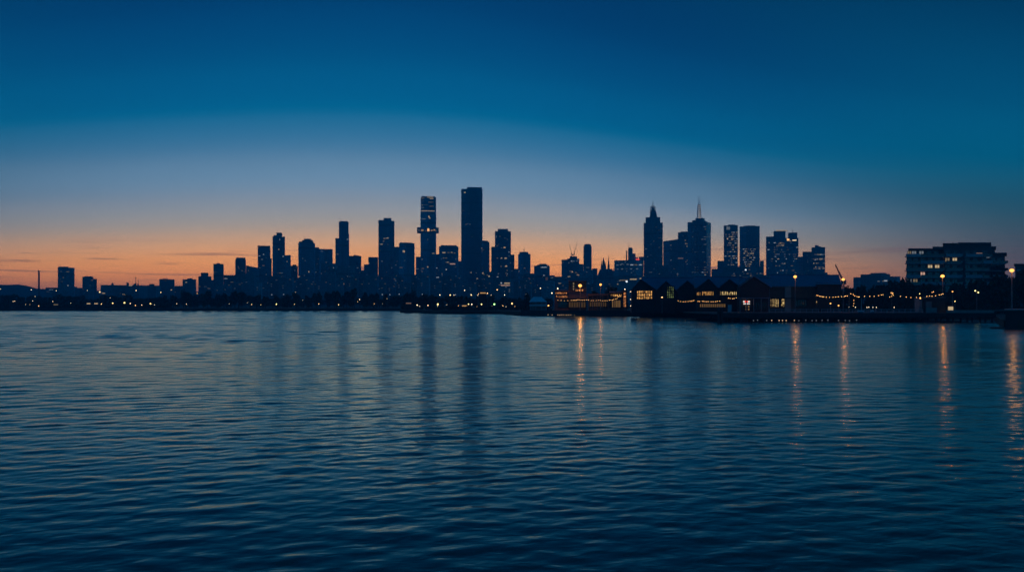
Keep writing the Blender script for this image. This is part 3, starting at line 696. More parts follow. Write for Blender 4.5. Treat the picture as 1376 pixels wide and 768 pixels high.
Tower('office_block', 'slim block with a pink lit top floor between two tall towers', 1800, [(904, 920, 345, None, 'wall')], 'tower_b', wins=[(914.5, 346.9, 7, 1.4, 'pink', 1)], rnd=10)
T_D = Tower('skyscraper', 'square tower topped by a white lattice mast', 1900,
      [(928, 959, 299, None, 'tower_body', {'ribs': 7}), (933.6, 952, 296.2, 299, 'setback'), (938, 950.6, 293.4, 296.2, 'crown')], 'tower_a', 1.0, yaw=-14, rnd=0)
rg = random.Random(5)
for k in range(46): T_D.win(rg.uniform(944, 958), rg.choice([301 + 3.4 * q for q in range(22)]), rg.choice((1.4, 2.2, 3, 4)), .75, rg.choice(('warm', 'cool', 'warm')), rg.choice((1, 1, 1, 2)))
for k in range(30): T_D.win(rg.choice((931, 934.5, 938)), rg.choice([301 + 3.4 * q for q in range(24)]), rg.choice((1.2, 1.8)), .75, 'cool', rg.choice((0, 0, 1)))
T_D.part('mast', 'white_paint', lambda b, X, Z: (lattice(b, X, Z, 940.6, 945.4, 293.4, 275, 7, .6), b.tube([(X(941.9), 0, Z(275)), (X(941.9), 0, Z(262.5))], .55, 5, .3), b.tube([(X(944), 0, Z(275)), (X(944), 0, Z(264))], .55, 5, .3)))
T_D.part('light_band', GLOW['warm', 2], lambda b, X, Z: [b.box(X(943) - 2.6, X(943) + 2.6, -4.8, -4.1, Z(y) - .7, Z(y) + .7) for y in (292.6, 290.4, 287.6, 284.8, 282, 279.2, 276.4)])
Tower('office_block', 'low block right of the white-masted tower', 1900, [(958, 975, 361.5, None, 'wall'), (966, 975, 350.6, None, 'shoulder')], 'tower_b', rnd=5)
T_E = Tower('office_tower', 'left one of two dense lit twin-like office towers', 1750, [(975.2, 994, 303.4, None, 'tower_body'), (981, 990.4, 302, 303.4, PL)], 'tower_a', 1.0,
      wins=[(978.6, 306.5, 4.5, 4, 'cool', 1), (978.6, 304.9, 4.6, .9, 'cool', 2), (977.6, 320.6, 1.6, 2, 'warm', 2), (983.6, 322, 2, 2, 'warm', 1)])
rg = random.Random(8)
for k in range(88): T_E.win(rg.gauss(985, 5), rg.choice([312 + 2.9 * q for q in range(16)]), rg.choice((.9, 1.2, 1.8)), .8, rg.choice(('warm', 'warm', 'cool')), rg.choice((1, 1, 2, 2)))
T_F = Tower('office_tower', 'right one of two dense lit twin-like office towers', 1750, [(998, 1024.7, 305, None, 'tower_body'), (1003, 1019, 303.7, 305, PL)], 'tower_a', 1.0, wins=[(1022.2, 336.4, 2.4, 2.4, 'warm', 2)])
for k in range(70): T_F.win(rg.uniform(999, 1014.5), rg.choice([334.5 + 2.9 * q for q in range(9)]), rg.choice((.9, 1.2, 1.8)), .8, rg.choice(('warm', 'warm', 'cool')), rg.choice((1, 1, 2, 2)))
for k in range(24): T_F.win(rg.uniform(999, 1024), rg.choice([310 + 2.9 * q for q in range(16)]), 1, .7, 'cool', 0)
Tower('office_block', 'low slab block joining the bases of the dense lit twin-like towers', 1500, [(974, 1026, 358.4, None, 'wall'), (1024, 1029.3, 350.4, None, 'shoulder')], 'tower_d', .4,
      wins=[(1002, 362.4, 2, 1.6, 'cool', 3), (1007, 362, 2, 1, 'warm', 1), (1009, 371, 1.5, 3.4, 'warm', 1)], rnd=34, rbox=(976, 1024, 366, 374), rcol=('cool', 'warm'), rlv=(0, 1, 1))
T_G = Tower('office_tower', 'broad tower with a bright lit crown edge and glowing roof gap', 1700,
      [(1031, 1041.4, 318, None, 'shoulder'), (1041.2, 1057, 311.2, None, 'tower_body'), (1057, 1074, 321, None, 'shoulder'), (1060.4, 1072.6, 313.6, 321, 'crown')], 'tower_a', 1.0,
      wins=[(1059, 321.9, 3, 3, 'amber', 3), (1067.5, 322.6, 5, 1.4, 'warm', 3), (1071.5, 320, 2, 2, 'warm', 2), (1062, 323.5, 2, 1, 'warm', 2), (1050, 327, 8, 1, 'warm', 1), (1046, 330, 6, 1, 'warm', 1), (1052, 329.6, 3, 1, 'warm', 2)])
T_G.part('light_band', GLOW['warm', 2], lambda b, X, Z: b.box(X(1041.4), X(1056.8), -14, -13.5, Z(311), Z(309.8)))
T_G.part('antenna', 'steel', lambda b, X, Z: b.tube([(X(1067.4), 0, Z(313.6)), (X(1066.2), 0, Z(307.5))], .6, 5, .4))
for k in range(70): T_G.win(rg.uniform(1032, 1073), rg.choice([326 + 3.1 * q for q in range(14)]), rg.choice((1, 1.6, 2.6)), .8, rg.choice(('warm', 'cool')), rg.choice((0, 1, 1, 1, 2)))
Tower('office_block', 'plain dark block between the lit-crown tower and the terraced tower', 1750, [(1073, 1083, 345, None, 'wall')], 'tower_b', rnd=2)
T_H = Tower('office_tower', 'two-step tower with a roof hut, last tower on the right of the city', 1650, [(1094, 1112.3, 332.6, None, 'tower_body'), (1082, 1094, 338, None, 'shoulder'), (1098.4, 1103.5, 329.4, 332.6, PL), (1103.5, 1106.6, 331, 332.6, PL)], 'tower_a', 1.0)
for y, n_ in ((341.8, 10), (347.6, 14), (349, 6), (353.5, 4), (358.6, 7), (360.6, 12), (366, 5), (371, 8)):
    for k in range(n_): T_H.win(rg.uniform(1093, 1110), y, rg.choice((1, 1.6, 2.6)), .8, rg.choice(('warm', 'cool', 'warm')), rg.choice((1, 1, 2)))
for k in range(12): T_H.win(rg.uniform(1083, 1093), rg.uniform(342, 372), 1, .7, 'cool', 0)
T = Tower('office_block', 'distant hazy flat block on the wooded ridge left of the apartment house', 1150, [(1160, 1199.5, 368.4, None, 'wall'), (1173, 1195, 366.8, 368.4, PL), (1150, 1160, 372, None, 'shoulder'), (1199, 1213, 371.5, None, 'shoulder')], 'tower_b', .4,
      wins=[(1180.6, 377.8, 3, 1, 'cool', 1), (1190, 377, 4, 1.4, 'cool', 2), (1186.5, 377.6, 1.6, 1, 'warm', 1), (1195, 378.5, 3, 1, 'cool', 0)])
# chimney
D = 1350
t = thing('chimney', 'slim freestanding chimney stack at the far left', 'chimney', (gx(52.3, D), D, GROUND_Z - .05))
b = MB(); b.tube([(0, 0, 0), (0, 0, gz(363.6, D) - GROUND_Z)], 1.7, 12, 1.25); b.tube([(0, 0, gz(364.6, D) - GROUND_Z), (0, 0, gz(363.2, D) - GROUND_Z)], 1.5, 12); b.build('stack', M['steel'], t)
# filler mid-rises in the hazy band
rg = random.Random(21)
x = 287
k = 0
MIDL = 'dark mid-rise block in the hazy band between the towers and the shore trees'
while x < 1120:
    w_ = rg.uniform(9, 22); D = rg.uniform(1320, 1420)
    if x > 1110: break
    yt = rg.uniform(368, 384) if x > 300 else rg.uniform(380, 386)
    if 690 < x < 850: yt = rg.uniform(376, 387)
    if x > 860: yt = rg.uniform(366, 378)
    segs = [(x, x + w_, yt, None, 'wall')]
    if rg.random() < .6: segs.append((x + w_ * .25, x + w_ * rg.uniform(.5, .8), yt - rg.uniform(.8, 2), yt, PL))
    Tower('mid_rise_block', MIDL, D, segs, rg.choice(('tower_a', 'tower_b', 'tower_d')), .8, group='mid-rise blocks below the skyline', rnd=rg.randint(1, 5), rlv=(0, 0, 1, 1, 2), rbox=(x, x + w_, yt, 396))
    x += w_ * rg.uniform(.75, 1.1)

# ------------------------------------------------------------------ trees
def leaf_cloud(seed, n_leaf, leaf, blobs, h, wdt, base):
    rg = random.Random(seed); b = MB(); cs = []
    for k in range(blobs):
        a = rg.uniform(0, 2 * math.pi); r_ = math.sqrt(rg.random()) * wdt * .36; f = rg.random()
        z = base + (h - base) * (.12 + .72 * f)
        r_ *= (1 - .45 * max(0, f - .3))
        cs.append((r_ * math.cos(a), r_ * math.sin(a), z, rg.uniform(.16, .27) * wdt * (1 - .3 * f)))
    for k in range(n_leaf):
        c = cs[k % blobs]
        d = Vector((rg.gauss(0, 1), rg.gauss(0, 1), rg.gauss(0, .8))).normalized() * (rg.random() ** .45) * c[3]
        p = Vector(c[:3]) + d
        u = Vector((rg.gauss(0, 1), rg.gauss(0, 1), rg.gauss(0, 1))).normalized()
        v = u.cross(Vector((rg.gauss(0, 1), rg.gauss(0, 1), rg.gauss(0, 1)))).normalized()
        s = leaf * rg.uniform(.6, 1.3)
        i = len(b.v)
        b.v += [tuple(p - u * s), tuple(p + v * s * .55), tuple(p + u * s), tuple(p - v * s * .55)]
        b.f.append((i, i + 1, i + 2, i + 3))
    return b, cs


TREES = []
for sd in range(7):
    cl, cs = leaf_cloud(100 + sd, 1500, .62, 16, 10.0, (9.5, 10.5, 8.5, 11.5, 9, 12, 8)[sd], (2.0, 1.6, 2.4, 1.4, 1.2, 2.2, 1.0)[sd])
    tr = MB(); tr.tube([(0, 0, 0), (.12, .05, 2), (-.05, .1, 4.2), (0, 0, 6.5)], .38, 7, .12)
    for c in cs[:7]: tr.tube([(0, 0, 2 + .25 * (c[2] - 2)), (c[0] * .5, c[1] * .5, 2 + .6 * (c[2] - 2)), (c[0], c[1], c[2])], .15, 5, .05)
    TREES.append((cl.mesh('crown', M['leaf_a' if sd % 2 else 'leaf_b']), tr.mesh('trunk', M['bark'])))
BUSH = []
for sd in range(3):
    cl, cs = leaf_cloud(300 + sd, 700, .42, 12, 3.0, 6.5, 0.1)
    st = MB()
    for c in cs[:6]: st.tube([(0, 0, 0), (c[0] * .6, c[1] * .6, c[2] * .5), (c[0], c[1], c[2])], .06, 4, .03)
    BUSH.append((cl.mesh('crown', M['leaf_a']), st.mesh('stem', M['bark'])))


def tree(px, D, ytop, wpx, label, group=None, kind=None, z=GROUND_Z, name='tree'):
    hgt = gz(ytop, D) - z; var = R.randrange(7) if kind is None else kind
    t = thing(name, label, 'tree', (gx(px, D), D, z - .05), R.uniform(0, 6.28), group)
    s = hgt / 9.6; sw = (wpx * D / F) / 10
    t.scale = (sw, sw, s)
    obj('trunk', TREES[var][1], t); obj('crown', TREES[var][0], t)
    return t


def bush(px, D, ytop, wpx, label, group=None, z=GROUND_Z):
    hgt = gz(ytop, D) - z; var = R.randrange(3)
    t = thing('shrub', label, 'shrub', (gx(px, D), D, z - .05), R.uniform(0, 6.28), group)
    t.scale = ((wpx * D / F) / 6.3,) * 2 + (hgt / 2.9,)
    obj('stem', BUSH[var][1], t); obj('crown', BUSH[var][0], t)
    return t


ROUND = 'dark round-crowned tree in the front row along the far shore'
for px, yt, wd in ((233, 397, 17), (250, 391, 17), (262, 396, 12), (292, 395, 14), (301, 392, 16), (321, 393, 22), (345, 396, 14), (357, 398, 14), (372, 396, 15), (384, 398, 13),
                   (398, 392.5, 17), (412, 396, 14), (426, 391, 17), (440, 393, 13), (452, 390.5, 18), (466, 393, 14), (476, 387.5, 17), (490, 392, 17), (503, 392, 17), (518, 394, 16), (532, 396, 14),
                   (217, 399, 14), (203, 401, 13), (188, 400, 16), (546, 394, 16), (556, 391, 17), (568, 395, 16), (580, 396, 14), (336, 398, 12), (310, 397, 10)):
    tree(px, R.uniform(578, 600), yt, wd, ROUND, 'round trees along the far shore')
tree(279, 575, 390.6, 16, 'umbrella-shaped tree with a bare stem standing above the shore row', kind=4)
BACK = 'hazy low tree in the back row behind the far shore lamps'
x = -40
while x < 560:
    yt = (397.5 if x < 160 else 398.5) + R.uniform(-2.5, 3)
    if 70 < x < 95: yt -= 2
    tree(x, R.uniform(640, 760), yt, R.uniform(13, 22), BACK, 'back-row trees behind the far shore')
    x += R.uniform(8, 12)
x = -45
while x < 225:
    bush(x, R.uniform(580, 610), R.uniform(403, 406.5), R.uniform(14, 22), 'low dark shrub in the hedge line on the far left bank', 'shrubs on the far left bank')
    x += R.uniform(8, 12)
PROM = 'dark tree in the clump on the promontory below the tallest towers'
x = 548
while x < 745:
    tree(x, R.uniform(480, 540), R.uniform(395.5, 402) + (3 if x > 700 else 0), R.uniform(13, 20), PROM, 'trees on the promontory')
    x += R.uniform(7, 10)
tree(708, 400, 394.6, 15, 'rounded dark tree just left of the pale pavilion tent')
x = 545
while x < 740:
    bush(x, (448 if x < 575 else 400) + R.uniform(6, 40), R.uniform(408.5, 411.5), R.uniform(10, 16), 'low dark shrub lining the edge of the promontory', 'shrubs on the promontory edge')
    x += R.uniform(8, 12)
tree(800, 345, 390, 22, 'low spreading dark tree left of the orange lit pavilion')
tree(822, 350, 386.5, 26, 'broad dark tree right behind the orange lit pavilion')
tree(838, 348, 389, 20, 'dark tree squeezed between the lit pavilion and first gabled shed')
RB = 'dark tree in the grove left of the apartment house'
for px, yt, wd, D in ((1128, 389, 22, 300), (1142, 382, 26, 320), (1158, 384, 24, 310), (1172, 386, 22, 300), (1186, 380, 28, 330), (1200, 377, 26, 320), (1214, 374.5, 28, 310), (1150, 392, 26, 290), (1180, 393, 26, 285), (1205, 391, 28, 285), (1226, 380, 26, 300)):
    tree(px, D, yt, wd, RB, 'grove left of the apartment house')
RC = 'dark tree in the grove in front of the apartment house'
for px, yt, wd, D in ((1244, 381, 26, 300), (1262, 383, 26, 305), (1280, 379, 28, 300), (1298, 377, 28, 296), (1318, 373, 32, 290), (1338, 370, 32, 286), (1356, 368.5, 30, 280), (1376, 366, 34, 275), (1400, 364, 34, 270), (1292, 392, 26, 282), (1326, 390, 30, 276), (1350, 388, 30, 270), (1270, 394, 24, 280), (1425, 366, 34, 268)):
    tree(px, D, yt, wd, RC, 'grove in front of the apartment house')
RD = 'low shrub along the promenade below the right-hand trees'
for px in range(1120, 1400, 13):
    bush(px + R.uniform(-3, 3), R.uniform(266, 272), R.uniform(404, 408), R.uniform(16, 22), RD, 'shrubs along the promenade')

# ------------------------------------------------------------------ apartment house on the right
D = 340; m = D / F
t = thing('apartment_house', 'stepped apartment house with long balconies and a few lit rooms', 'building', (gx(1284, D), D + 9, GROUND_Z - .05))
def B(x0, x1, y0, y1, f0, f1):
    b = MB(); a, c = D + f0, D + f1; b.prism([(gx(x0, a), a), (gx(x1, a), a), (gx(x1, c), c), (gx(x0, c), c)], GROUND_Z - .05 if y1 is None else gz(y1, D), gz(y0, D)); return b
B(1218, 1268, 344.4, None, 1.5, 18).build('wall', M['render'], t, True)
B(1222.5, 1268, 335, 344.35, 2.6, 17).build('penthouse', M['render'], t, True)
B(1268.05, 1332, 328, None, .8, 17.5).build('wall', M['render'], t, True)
B(1332.05, 1350.5, 341, None, 2, 16.5).build('wall', M['render'], t, True)
B(1332.05, 1337, 332, 340.9, 2.4, 15).build('penthouse', M['render'], t, True)
for x0, x1, y0, y1, f0 in ((1220.5, 1269, 333.4, 334.9, .6), (1267, 1287, 326.6, 327.9, -.2), (1287.2, 1331.8, 325.6, 327.9, -.4), (1331.9, 1338.4, 330.6, 331.9, .8), (1331.9, 1353, 339.2, 340.9, .4), (1253, 1268, 330.9, 333.2, 1)):
    B(x0, x1, y0, y1, f0, 18.5).build('roof_slab', M['render'], t, True)
B(1279.6, 1281.4, 324.2, 326.5, 6, 7).build('roof_vent', M['steel'], t, True)
for q, y in enumerate((344.4, 353.6, 363.2, 372.6, 382, 391.4)):
    for x0, x1 in ((1215.5, 1235.4), (1235.8, 1267.5), (1269.5, 1291.6), (1296, 1318.5), (1319.5, 1331.5), (1332.2, 1352.4)):
        if (q == 0 and x0 in (1269.5, 1296)): pass
        if q < 1 and x0 == 1332.2: continue
        sl = B(x0, x1, y, y + .9, -1.2, 1.4).build('balcony', M['pale_pier'], t, True)
        b = MB(); X0, X1 = gx(x0, D), gx(x1, D); zt = gz(y, D)
        b.box(X0, X1, D - 1.2, D - 1.12, zt, zt + 1.05)
        b.build('balustrade', M['glass_dark'] if (q + int(x0)) % 3 else M['pale_pier'], sl, True)
for y in (336.4, 346, 355.4, 365, 374.4, 383.8):
    for x0 in (1221, 1229, 1239, 1249, 1258.5, 1271, 1281, 1298, 1308, 1321, 1334.5, 1343):
        if y < 340 and x0 > 1330: continue
        front = 1.5 if x0 < 1268 else (.8 if x0 < 1332 else 2)
        if y < 344 and x0 < 1268: front = 2.6; 
        lit = {(346, 1281): 'warm1', (355.4, 1249): 'warm1', (355.4, 1258.5): 'warm1', (365, 1239): 'pink1', (336.4, 1221): 'warm0', (346, 1271): 'warm0', (374.4, 1221): 'cool0', (374.4, 1229): 'warm0', (336.4, 1298): 'none', (336.4, 1229): 'cool0', (336.4, 1239): 'cool0'}.get((y, x0))
        b = MB(); wd = 6.4
        if y < 344 and x0 < 1222: x0 += 2.5; wd = 5
        b.box(gx(x0, D), gx(x0 + wd, D), D + front - .08, D + front + .1, gz(y + 5.6, D), gz(y, D))
        f = b.build('window', M['steel'], t, True)
        b = MB(); e = .12
        mat = M['glass_dark'] if lit in (None, 'none') else GLOW[lit[:-1], int(lit[-1]) + 1 if lit[-1] == '1' else 1]
        half = .45 if lit and lit != 'none' else 1
        for q in (0, 1):
            xa = gx(x0, D) + e + q * wd * m / 2
            if lit and lit != 'none' and q == 0 and x0 != 1281: mt = mat
            b.box(xa, xa + wd * m / 2 - 2 * e, D + front - .12, D + front - .085, gz(y + 5.6, D) + e, gz(y, D) - e)
        b.build('pane', mat, f, True)
for x0, x1, y, nm in ((1313, 1321, 339.4, 'pink'), (1327, 1331, 345, 'cool')):
    b = MB(); b.box(gx(x0, D), gx(x1, D), D + .5, D + .78, gz(y + 1, D), gz(y, D)); b.build('light_band', GLOW[nm, 1], t, True)
t = thing('apartment_house', 'dark flat-roofed house cut off by the right frame edge', 'building', (gx(1385, 330), 330 + 8, GROUND_Z - .05))
D = 330
B(1364, 1420, 355.4, None, 0, 16).build('wall', M['render'], t, True); B(1362.5, 1421.5, 354.2, 355.3, -1, 17).build('roof', M['steel'], t, True)
B(1366, 1374, 362, 364, -.9, -.1).build('balcony', M['pale_pier'], t, True); B(1366, 1374, 372, 374, -.9, -.1).build('balcony', M['pale_pier'], t, True)

# ------------------------------------------------------------------ gabled sheds on the wharf
def shed(label, D, depth, x0, x1, yridge, yeave, gables, wallmat='timber', hip=0):
    t = thing('wharf_shed', label, 'shed', (gx((x0 + x1) / 2, D), D + depth / 2, GROUND_Z))
    X0, X1 = gx(x0, D), gx(x1, D); ze, zr = gz(yeave, D), gz(yridge, D + depth / 2)
    xb0, xb1, xm0, xm1 = gx(x0, D + depth), gx(x1, D + depth), gx(x0 + hip, D + depth / 2), gx(x1 - hip, D + depth / 2)
    b = MB(); b.prism([(X0, D), (X1, D), (xb1, D + depth), (xb0, D + depth)], GROUND_Z, ze); b.build('wall', M[wallmat], t, True)
    hx = hip * D / F; ov = .6
    b = MB()
    b.add([(X0 - ov, D - ov, ze + .02), (X1 + ov, D - ov, ze + .02), (xb1 + ov, D + depth + ov, ze + .02), (xb0 - ov, D + depth + ov, ze + .02), (xm0 - ov, D + depth / 2, zr), (xm1 + ov, D + depth / 2, zr)],
          [(0, 1, 5, 4), (2, 3, 4, 5), (1, 2, 5), (3, 0, 4), (3, 2, 1, 0)])
    b.tube([(xm0 - ov, D + depth / 2, zr + .05), (xm1 + ov, D + depth / 2, zr + .05)], .18, 6)
    b.build('roof', M['roof_metal'], t, True)
    for gl, gr, gp, gy, gey, proj in gables:
        xl, xr, xp = gx(gl, D - proj), gx(gr, D - proj), gx(gp, D - proj)
        z0, z1 = gz(gey, D - proj), gz(gy, D - proj); yf, yb = D - proj, D + depth * .45
        b = MB(); b.add([(xl, yf, GROUND_Z), (xr, yf, GROUND_Z), (xr, yf, z0), (xp, yf, z1), (xl, yf, z0), (xl, D - .002, GROUND_Z), (xr, D - .002, GROUND_Z), (xr, D - .002, z0), (xp, D - .002, z1), (xl, D - .002, z0)],
                        [(0, 1, 2, 3, 4), (9, 8, 7, 6, 5), (1, 6, 7, 2), (4, 9, 5, 0), (2, 7, 8, 3), (3, 8, 9, 4)])
        gb = b.build('gable', M['timber'], t, True)
        b = MB(); o_ = .35
        for pa, s in ((gl, -1), (gr, 1)):
            xa, xc, xq = gx(pa, D - proj), gx(pa, yb), gx(gp, yb)
            b.add([(xp, yf - o_, z1 + .1), (xa + s * o_, yf - o_, z0 - .2), (xc + s * o_, yb, z0 - .2), (xq, yb, z1 + .1),
                   (xp, yf - o_, z1 + .32), (xa + s * o_, yf - o_, z0 + .02), (xc + s * o_, yb, z0 + .02), (xq, yb, z1 + .32)],
                  [(3, 2, 1, 0), (4, 5, 6, 7), (0, 1, 5, 4), (1, 2, 6, 5), (2, 3, 7, 6), (3, 0, 4, 7)])
        b.build('gable_roof', M['roof_metal'], gb, True)
    return t


def lit_window(t, D, x0, x1, y0, y1, mat, cols, rows=1, proj=0.0, name='window'):
    """a framed, mullioned window: frame with bars, lit glass behind it, set 3 cm proud of the wall"""
    Y = D - proj
    X0, X1, Z0, Z1 = gx(x0, Y), gx(x1, Y), gz(y1, Y), gz(y0, Y)
    b = MB(); e = .15
    for k in range(cols + 1):
        x = X0 + (X1 - X0) * k / cols; b.box(x - e, x + e, Y - .16, Y - .04, Z0, Z1)
    for k in range(rows + 1):
        z = Z0 + (Z1 - Z0) * k / rows; b.box(X0 - e, X1 + e, Y - .15, Y - .05, z - e, z + e)
    f = b.build(name, M['timber'], t, True)
    b = MB(); b.box(X0, X1, Y - .035, Y - .01, Z0, Z1); b.build('pane', mat, f, True)
    return f


SA = shed('left gabled wharf shed with an amber many-paned window', 296, 26, 860, 937, 373, 389, [(849, 881, 861, 375.5, 389, 2.5), (881.5, 909, 895, 378, 391, 2), (909.5, 940, 923.5, 377.5, 389.5, 2.2)], hip=4)
lit_window(SA, 296, 855.5, 876.5, 390, 402, M['room_amber'], 9, 3, 2.5)
lit_window(SA, 296, 896, 905.5, 384.5, 400.5, M['room_green'], 4, 5, 2.0)
SB = shed('middle gabled wharf shed with strip windows above festoon lights', 266, 26, 935, 995, 372, 386.5, [(937, 963.5, 952, 375, 386.5, 1.6), (969.5, 991, 980, 375.6, 383.6, 1.5)], hip=0)
lit_window(SB, 266, 936, 941.5, 392, 397, M['room_amber'], 3, 1, 1.6)
lit_window(SB, 266, 943, 959, 391, 397, M['room_amber'], 8, 1, 1.6)
lit_window(SB, 266, 967, 992.6, 391, 396.6, M['room_light'], 11, 1, 1.5)
lit_window(SB, 266, 940, 975, 407.5, 413, GLOW['amber', 1], 14, 1, 1.6)
SC = shed('large dark gabled shed front with a red and white lit sign', 252, 24, 996, 1034, 373.5, 386, [(994, 1033.8, 1012.5, 371.8, 385, 3)], hip=0)
b = MB(); b.box(gx(994, 246), gx(1034, 246), 245, 249, gz(400.6, 246), gz(399.6, 246)); b.build('canopy', M['roof_metal'], SC, True)
for px in (994.6, 1003, 1013, 1023, 1033):
    b = MB(); b.box(gx(px, 245.4) - .12, gx(px, 245.4) + .12, 245.3, 245.55, GROUND_Z, gz(400.5, 246)); b.build('post', M['steel'], SC, True)
b = MB(); b.box(gx(999.6, 248), gx(1008, 248), 248.3, 248.8, gz(406, 248), gz(404, 248)); b.box(gx(999.2, 248), gx(1008, 248), 248.25, 248.29, gz(408.6, 248), gz(407.2, 248)); b.build('sign', M['sign_white'], SC, True)
b = MB(); b.box(gx(1001, 248), gx(1005, 248), 248.0, 248.24, gz(406.4, 248), gz(403.8, 248)); b.build('sign', M['sign_red'], SC, True)
lit_window(SC, 252, 1001, 1007.6, 410, 417, GLOW['amber', 1], 2, 2, 3.0)
lit_window(SC, 252, 1011, 1013.5, 406, 409.5, M['room_light'], 1, 1, 3.0)
lit_window(SC, 252, 1012, 1030, 406, 417, M['glass_dark'], 6, 2, 3.0)
SD = shed('long low brown shed with two yellow lit windows and blue-grey roof', 262, 30, 1034.3, 1128, 369.5, 384.6, [], 'brick', hip=3)
lit_window(SD, 262, 1034.8, 1046.6, 401, 412.5, M['room_light'], 6, 1)
lit_window(SD, 262, 1049.2, 1059.4, 401, 412.5, M['room_light'], 2, 1)
lit_window(SD, 262, 1069, 1084, 402, 412.5, M['glass_dark'], 5, 1)
b = MB(); b.box(gx(1054, 262), gx(1062, 262), 261.4, 261.95, GROUND_Z, gz(384.9, 262)); b.build('pier', M['concrete'], SD, True)
b = MB(); b.box(gx(1034.6, 262), gx(1100, 262), 259.8, 261.9, gz(400.9, 262), gz(400, 262)); b.build('canopy', M['timber'], SD, True)
b = MB(); b.box(gx(1034.3, 262), gx(1110, 262), 261.2, 261.4, gz(385.3, 261), gz(384.4, 261)); b.build('gutter', M['steel'], SD, True)
lit_window(SD, 262, 1095.4, 1098.4, 404, 408.5, M['room_light'], 1, 1)
SE = shed('small dark lean-to at the right end of the long brown shed', 258, 8, 1099, 1129, 380.2, 382, [], 'timber')

# ------------------------------------------------------------------ lit restaurant and pavilions left of the sheds
D = 334
t = thing('restaurant', 'orange lit waterfront restaurant with dark awning under the first sodium lamp', 'building', (gx(766, D), D + 6, GROUND_Z))
B(745, 764, 390.5, None, 0, 12).build('wall', M['brick'], t, True)
B(764.02, 788, 377.5, None, 1.5, 13).build('wall', M['brick'], t, True)
B(744, 764, 389.3, 390.45, -1, 12.4).build('roof', M['roof_metal'], t, True); B(763.8, 789, 376.4, 377.4, .8, 13.4).build('roof', M['roof_metal'], t, True)
lit_window(t, D, 746, 762, 392, 395, M['room_orange'], 8); lit_window(t, D, 747, 762.5, 396.5, 400, M['room_orange'], 8); lit_window(t, D, 769.3, 772, 379, 390, GLOW['warm', 1], 1, 3, -1.5)
lit_window(t, D, 773, 784, 388, 391.5, M['room_orange'], 5, 1, -1.5)
b = MB(); X0, X1 = gx(762, D), gx(789, D)
b.add([(X0, D - 4, gz(401, D)), (X1, D - 4, gz(401, D)), (X1, D - .1, gz(401, D)), (X0, D - .1, gz(401, D)), (X0 + .8, D - .1, gz(392.4, D)), (X1 - .8, D - .1, gz(392.4, D)), (X0 + .3, D - 3.6, gz(398, D)), (X1 - .3, D - 3.6, gz(398, D))],
      [(0, 1, 7, 6), (6, 7, 5, 4), (1, 2, 5, 7), (3, 0, 6, 4), (3, 2, 1, 0), (2, 3, 4, 5)])
b.build('awning', M['awning'], t, True)
lit_window(t, D, 764, 787, 405, 413, GLOW['amber', 0], 7)
lit_window(t, D, 750, 762, 405, 413, M['glass_dark'], 5)
D = 330
t = thing('pavilion', 'flat-roofed dark dining pavilion under the long festoon string', 'building', (gx(804, D), D + 4, GROUND_Z))
B(789.5, 818, 394.5, 397.2, -1.5, 8).build('roof', M['awning'], t, True)
for px in (790.5, 796.5, 803, 810, 817): B(px - .35, px + .35, 397.2, None, -1.2, -.8).build('post', M['steel'], t, True)
B(790, 817.5, 397.4, None, 5, 8).build('wall', M['brick'], t, True)
lit_window(t, D + 5, 792, 815, 405, 412, GLOW['amber', 0], 8)
t = thing('pavilion', 'open-fronted pavilion glowing amber left of the gabled sheds', 'building', (gx(828, D), D + 4, GROUND_Z))
B(818.5, 837.5, 391.2, 393, -1, 8).build('roof', M['roof_metal'], t, True)
B(819, 837, 393.05, None, 5, 8).build('wall', M['brick'], t, True)
for px in (819.3, 825.5, 831.5, 836.8): B(px - .3, px + .3, 393.05, None, -.7, -.3).build('post', M['brick'], t, True)
lit_window(t, D + 5, 820, 836, 395, 398.5, M['room_amber'], 6); lit_window(t, D + 5, 822, 834, 403, 413, GLOW['amber', 1], 5)
t = thing('stair_tower', 'narrow orange floodlit tower at the right end of the amber pavilion', 'building', (gx(839, D), D + 2, GROUND_Z))
B(836.8, 842.2, 390, None, -3, 1).build('wall', M['brick'], t, True); B(836.2, 842.8, 389, 389.95, -3.4, 1.4).build('roof', M['steel'], t, True)
lit_window(t, D - 3, 837.6, 841.4, 392, 413, M['room_orange'], 1, 5)
# pale marquee
D = 372
t = thing('marquee', 'pale peaked marquee tent by the water left of the restaurant', 'tent', (gx(722, D), D + 4, GROUND_Z))
B(711.5, 736, 409, 411, -3, 6).build('floor', M['white_paint'], t, True)
b = MB(); x0, x1, xp, xq = gx(711, D), gx(735, D), gx(717, D), gx(727.5, D); z0, z1 = gz(405.4, D), gz(398.6, D)
b.add([(x0, D - 3, z0), (x1, D - 3, z0), (x1, D + 6, z0), (x0, D + 6, z0), (xp, D + 1.5, z1), (xq, D + 1.5, z1)], [(0, 1, 5, 4), (2, 3, 4, 5), (1, 2, 5), (3, 0, 4), (3, 2, 1, 0)])
b.build('canopy', M['white_paint'], t, True)
for px in (712.5, 720, 728, 734): B(px - .25, px + .25, 405.5, None, -2.8, -2.4).build('pole', M['white_paint'], t, True)
B(714, 734, 406.5, None, 5.2, 5.5).build('wall', M['pale_pier'], t, True)

